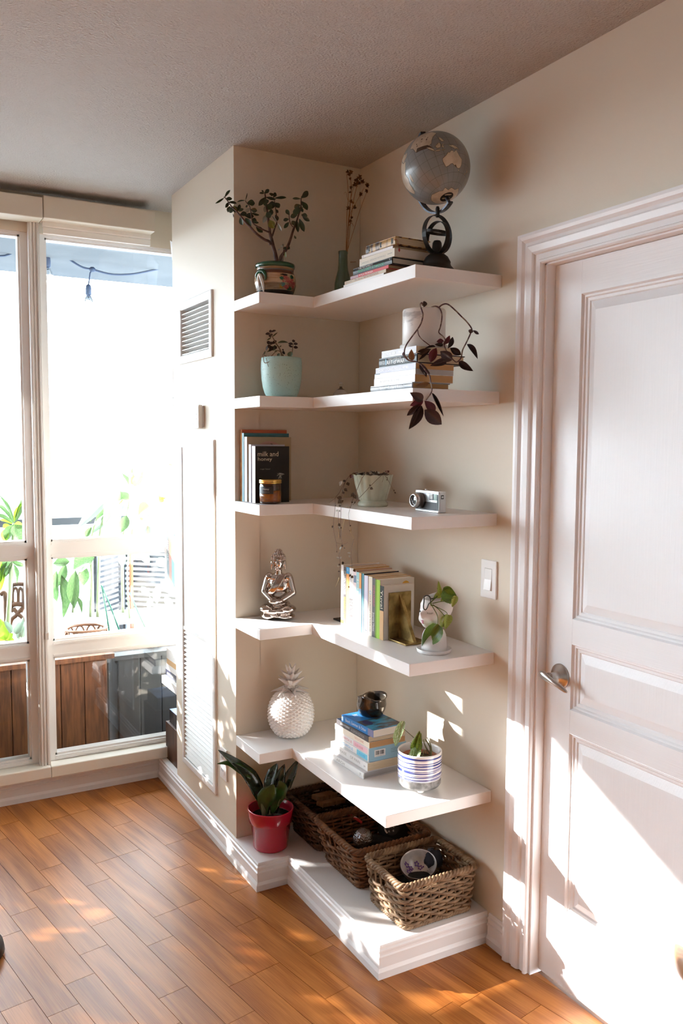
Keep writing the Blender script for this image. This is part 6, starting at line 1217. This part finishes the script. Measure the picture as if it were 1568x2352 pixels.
zi = lambda x, y: (110+x*.3348, 1050+y*.3348); zi2 = lambda x, y: (110+x*.3348, 1260+y*.3348); zi0 = lambda x, y: (x*.2827, 1120+y*.2827)
ra = V((-.45, 1.62, .9)); pA = thing('broad_leaved_plant', (-.45, 1.40, .48), 'tall broad leaved plant with drooping leaves outside the right window pane', 'plant')
stems(pA, OST, zi2, ra, [([(340, 470), (350, 100), (360, -120), (420, -280), (560, -380)], .009, .004, 0, 0), ([(290, 470), (300, 200), (290, -20), (330, -200)], .008, .004, 0, 0), ([(515, 440), (510, 100), (520, -120), (560, -330), (575, -520)], .009, .004, .05, .05), ([(170, 440), (200, 200), (290, 50)], .006, .004, 0, 0), ([(560, 480), (545, 200), (560, -100)], .006, .003, .1, .1)], 7)
leaves(pA, OM[2], zi, .3348, ra, [(430, 270, 190, 490, 36), (420, 290, 390, 470, 30), (500, 330, 240, 560, 30), (500, 380, 480, 560, 45), (520, 320, 440, 440, 40), (570, 250, 430, 330, 46), (560, 330, 560, 540, 48), (600, 240, 720, 215, 16), (600, 270, 740, 320, 55), (640, 250, 720, 330, 50), (450, 380, 300, 550, 40), (680, 470, 760, 560, 45), (620, 430, 700, 540, 40), (830, 300, 770, 350, 28), (850, 340, 840, 420, 25), (700, 380, 790, 520, 40), (640, 400, 600, 540, 36), (740, 300, 860, 420, 36)], RO, .12, .6)
leaves(pA, OM[0], zi, .3348, ra, [(560, 290, 500, 240, 26), (590, 190, 570, 70, 28), (590, 200, 650, 95, 30), (560, 200, 515, 105, 14), (480, 300, 500, 230, 26), (300, 480, 250, 560, 20), (400, 330, 330, 460, 26), (540, 400, 500, 520, 34)], RO, .12, .6)
leaves(pA, OM[1], zi, .3348, ra, [(600, 130, 575, 190, 26), (420, 300, 395, 440, 18), (330, 330, 280, 440, 16), (510, 260, 480, 330, 18)], RO, .1, .5)
leaves(pA, OM[0], zi2, .3348, ra, [(320, 60, 150, 140, 66), (150, 90, 30, 100, 34), (60, 150, 45, 380, 34), (90, 180, 130, 480, 40), (190, 150, 170, 420, 44), (200, 330, 240, 440, 14), (120, 100, 60, 280, 30), (250, 120, 240, 260, 40)], RO, .08, .5)
leaves(pA, OM[2], zi2, .3348, ra, [(510, 20, 510, 130, 28), (640, 30, 700, 100, 30), (760, 60, 795, 130, 36), (600, 30, 640, 60, 40), (300, 60, 240, 160, 36), (760, 250, 740, 380, 30), (640, 260, 700, 330, 24), (800, 330, 860, 420, 26), (700, 330, 690, 420, 22)], RO, .08, .5)
pV = thing('trailing_pothos', (-.28, 1.30, .48), 'bright green heart leaved vine in front of the broad leaved plant', 'plant'); rv_ = V((-.3, 1.3, .95))
stems(pV, OST, zi, rv_, [([(860, 900), (850, 500), (760, 340), (700, 400), (650, 435), (625, 425)], .003, .0015, 0, 0), ([(760, 340), (720, 320), (680, 330)], .002, .0015, 0, 0)], 6); PVM = leaf_mesh('leaf', OL2, hl, .15, .2, 8)
leaves(pV, PVM, zi, .3348, rv_, [(690, 330, 612, 398, 42), (790, 290, 780, 235, 24), (650, 430, 630, 415, 10), (850, 60, 820, 45, 8), (780, 310, 765, 250, 18)], RO, .02, .4)
rs2 = V((-1.05, 1.45, .9)); pB = thing('spiky_dracaena', (-1.08, 1.33, .50), 'spiky green dracaena outside the left window pane', 'plant')
stems(pB, OST, zi0, rs2, [([(60, 1180), (90, 700), (115, 290)], .012, .008, 0, 0)], 8)
leaves(pB, OM[0], zi0, 0.2827, rs2, [(115, 290, -40, 100, 16), (115, 290, 5, 40, 10), (120, 280, 200, 60, 22), (110, 290, -50, 200, 18), (110, 300, 30, 440, 40), (120, 300, 180, 430, 60), (100, 600, 20, 750, 22), (100, 600, 210, 640, 20), (110, 620, 150, 780, 16), (60, 600, -30, 800, 26), (80, 590, 20, 640, 40)], RO, .03, .4)
leaves(pB, OM[1], zi0, 0.2827, rs2, [(115, 285, 195, 75, 12), (110, 300, -20, 250, 12), (120, 290, 190, 320, 30), (90, 310, 10, 330, 30), (60, 330, 30, 450, 36), (20, 600, 5, 860, 24), (10, 580, -20, 700, 40)], RO, .03, .4)
pC = thing('low_creeper', (-1.15, 1.30, .50), 'bright low leafy plant at the bottom of the left window pane', 'plant'); rc2 = V((-1.1, 1.3, .62))
leaves(pC, OM[1], zi0, 0.2827, rc2, [(40, 1240, -20, 1180, 50), (40, 1240, 20, 1120, 40), (50, 1240, 100, 1180, 36), (60, 1250, 120, 1270, 40), (30, 1260, -10, 1290, 40), (40, 1200, 10, 1090, 30), (30, 1150, -10, 1060, 30)], RO, .03, .6); leaves(pC, OM[2], zi0, 0.2827, rc2, [(140, 1230, 190, 1050, 30), (170, 1220, 220, 1080, 26), (120, 1190, 180, 1080, 30), (150, 1280, 200, 1160, 40), (100, 1180, 40, 1080, 24)], RO, .03, .5)
stems(pC, OST, zi0, rc2, [([(60, 1400), (45, 1240), (40, 1140)], .004, .003, 0, 0), ([(150, 1400), (150, 1240)], .004, .003, 0, 0)], 6)
# carved wooden chair
WC = mat('carved_wood', (104, 70, 50), rough=.5, rgb2=(78, 50, 36), nscale=20); chr_ = thing('carved_chair', (-.95, 1.95, -.04), 'brown carved wooden chair back outside the left window pane', 'chair'); rcx = V((-.95, 1.95, .75))
for nm, pts, r in [('back_rail', [(95, 790), (150, 782), (215, 785)], .012), ('back_post', [(100, 790), (85, 870), (90, 960), (110, 1010)], .010), ('back_post', [(205, 785), (195, 870), (190, 960), (170, 1010)], .010), ('arch', [(105, 940), (105, 850), (125, 815), (145, 850), (145, 940)], .007), ('arch', [(150, 940), (152, 850), (165, 815), (185, 850), (185, 920)], .007), ('lower_rail', [(88, 960), (130, 945), (190, 950)], .014), ('cross_brace', [(110, 980), (150, 1030), (190, 1080), (215, 1300)], .011), ('cross_brace', [(180, 980), (130, 1040), (85, 1100), (60, 1330)], .011), ('side_post', [(5, 865), (40, 862), (48, 1000), (50, 1090), (52, 1400)], .014)]:
    B().tube(spline([P3(*zi0(x, y), rcx) for x, y in pts], 5), r, 8).build(nm, WC, chr_)
B().box((-1.15, 1.80, .38), (-.75, 2.15, .41), 0, None, .004).build('seat', WC, chr_)
# slatted screens meeting in a corner, white table, rattan stand
for nm, (x0, y0), (x1, y1), lb in (('slatted_screen', (-.52, 2.02), (-.318, 2.24), 'left dark slatted screen standing at the balcony edge'), ('slatted_screen', (-.312, 2.24), (.20, 1.80), 'right dark slatted screen angled towards the column')):
    sc_ = thing(nm, ((x0+x1)/2, (y0+y1)/2, .40), lb, 'screen', 'slatted screens on the balcony'); d = V((x1-x0, y1-y0, 0)); Ls = d.length; d.normalize(); M = basis(d, V((-d.y, d.x, 0)), V((0, 0, 1)), V((x0, y0, 0)))
    for k in range(14): B().box((0, -.006, .47+.030*k), (Ls, .006, .485+.030*k), 0, M).build('slat', DRK, sc_)
    for e in (0, Ls-.02): B().box((e, -.010, .40), (e+.02, .010, .90), 0, M).build('upright', DRK, sc_)
tb = thing('white_table', (-.2, 1.85, -.04), 'white topped table on the balcony behind the window', 'table'); B().box((-.62, 1.68, .545), (.25, 1.98, .565), 0, None, .003).build('top', mat('table_white', (232, 234, 236), rough=.5, rgb2=(196, 202, 206), nscale=40, stretch=(1, .1, 1)), tb)
for x in (-.58, .2):
    for y in (1.72, 1.94): B().box((x-.015, y-.015, -.04), (x+.015, y+.015, .545)).build('leg', VINYL, tb)
rt2 = thing('rattan_stand', (-.70, 1.36, .51), 'round brown rattan ring stand in the planter outside the right pane', 'stand'); RAT = mat('rattan_brown', (118, 84, 62), rough=.5); RCc = V((-.715, 1.36, .51))
for z in (.004, .105): B().tube([RCc+V((.095*math.cos(2*PI*k/32), .085*math.sin(2*PI*k/32), z)) for k in range(32)], .007, 8, closed=True).build('hoop', RAT, rt2)
for k in range(11):
    a = 2*PI*k/11; c = RCc+V((.095*math.cos(a), .085*math.sin(a), .054)); t = V((-math.sin(a), math.cos(a), 0)); B().tube([c+t*.024*math.cos(2*PI*j/16)+V((0, 0, .048*math.sin(2*PI*j/16))) for j in range(16)], .0045, 6, closed=True).build('loop', RAT, rt2)
for cx_, cy_, s_, m, lb in ((-.645, 1.275, .034, mat('cone_brown', (150, 138, 126), rough=.6), 'brown pine cone in front of the rattan ring stand'), (-.40, 1.33, .042, mat('cone_white', (226, 230, 230), rough=.5), 'white painted pine cone on the planter by the green stakes')):
    pc = thing('pine_cone', (cx_, cy_, .48), lb, 'pine cone'); sm = leaf_mesh('scale', m, lambda t: .5+.5*math.sin(PI*min(1, t*.9+.1)), -.2, .2, 4, .1)
    B().lathe([(.001, 0), (s_*.55, s_*.3), (s_*.62, s_*.9), (s_*.35, s_*1.6), (.001, s_*2)], (cx_, cy_, .482), 12).build('core', m, pc)
    for i in range(6):
        for k in range(9):
            a = 2*PI*(k+.5*(i % 2))/9; r = s_*(.35+.3*math.sin(PI*(i+1)/7)); p = V((cx_+r*math.cos(a), cy_+r*math.sin(a), .482+s_*(.2+.28*i))); put('scale', sm, pc, leafM(p, p+V((math.cos(a), math.sin(a), .5))*s_*.5, V((-math.cos(a)*.4, -math.sin(a)*.4, 1)), s_*.22))
GST = mat('green_stake', (36, 110, 92), rough=.5)
for pts, lb in (([(365, 250), (400, 430), (425, 600)], 'green garden stake leaning left of the other in the planter'), ([(370, 260), (430, 400), (500, 590)], 'green garden stake leaning to the right in the planter'), ([(560, 300), (620, 440), (690, 590)], 'thin green stake behind the white pine cone')):
    q = [P3(*zi2(x, y), V((-.5, 1.36, .6))) for x, y in pts]; o = B().tube(q, .004, 6).build('garden_stake', GST, loc=tuple(q[-1])); tag(o, lb, 'stake', 'green garden stakes')
q0 = at(303, 1200, y=2.1); q1 = at(301, 1300, y=2.1); o = B().tube([q0, q1, V((q1.x, q1.y, -.04))], .012, 8).build('orange_pole', mat('orange_pole', (190, 96, 56), rough=.5), loc=(q1.x, q1.y, -.04)); tag(o, 'thin orange pole behind the broad leaved plant', 'pole')
# unseen foliage added in the long planters to the left to dapple the sun
b = B(); RS = random.Random(77)
for k in range(5200):
    x = RS.uniform(-4.7, -1.35); y = RS.uniform(1.18, 1.55); hm_ = .62+.22*noise.noise(V((x*1.9, 3.1, 0)))+.10*noise.noise(V((x*5.0, 1.3, 0))); z = .5+hm_*RS.random()**.8
    if noise.noise(V((x*6, y*6, z*6))) > .34: continue
    d = V((RS.gauss(0, 1), RS.gauss(0, 1), RS.gauss(.3, .8))).normalized(); s = d.orthogonal().normalized(); s = Matrix.Rotation(RS.uniform(0, 6.28), 3, d) @ s; L_ = RS.uniform(.05, .13); p = V((x, y, z)); w = L_*RS.uniform(.16, .3)
    b.add([p, p+d*L_*.45+s*w, p+d*L_, p+d*L_*.45-s*w], [(0, 1, 2, 3)], 0, True)
o = b.build('dapple_foliage', OL1, loc=(-3, 1.35, .5)); tag(o, 'unseen dense green foliage added in the cedar planters to dapple the sun', 'foliage'); stuff(o)
# things cut off by the frame
q = at(6, 2140, z=.03); st = thing('black_stand', (q.x-.10, q.y+.02, 0), 'black rounded furniture foot at the left edge of the floor', 'furniture')
qa, qb = at(3, 2097, z=.10), at(10, 2148, z=.045); BLKP = mat('black_satin', (14, 14, 15), rough=.4)
B().lathe([(.001, 0), (.10, 0), (.108, .012), (.104, .035), (.06, .055), (.03, .065), (.001, .066)], (qb.x-.108, qb.y, .0005), 40, cap=False).build('foot', BLKP, st); B().lathe([(.028, .06), (.026, .35), (.024, .6)], (qb.x-.108, qb.y, 0), 20).build('column', BLKP, st)
WDS = mat('warm_wood', (146, 100, 62), rough=.4, rgb2=(96, 62, 40), nscale=10, stretch=(4, 1, 1))
wq = at(1556, 2225, y=-1.50); ws_ = B(); ws_.lathe([(.001, 0), (.17, 0), (.178, .006), (.180, .014), (.180, .030), (.176, .040), (.168, .044), (.001, .044)], (0, 0, -.022), 48, 0, M=Matrix.Translation(V((wq.x+.157, wq.y-.09, wq.z))), cap=False)
wt = thing('wooden_stool', (wq.x+.157, wq.y-.09, 0), 'round brown wooden stool cut off by the right border in front of the door', 'stool'); ws_.build('seat', WDS, wt)
for k in range(3):
    a = 2.2+2*PI*k/3; B().tube([(wq.x+.157+.11*math.cos(a), wq.y-.09+.11*math.sin(a), wq.z-.02), (wq.x+.157+.15*math.cos(a), wq.y-.09+.15*math.sin(a), .001)], .014, 10).build('leg', WDS, wt)
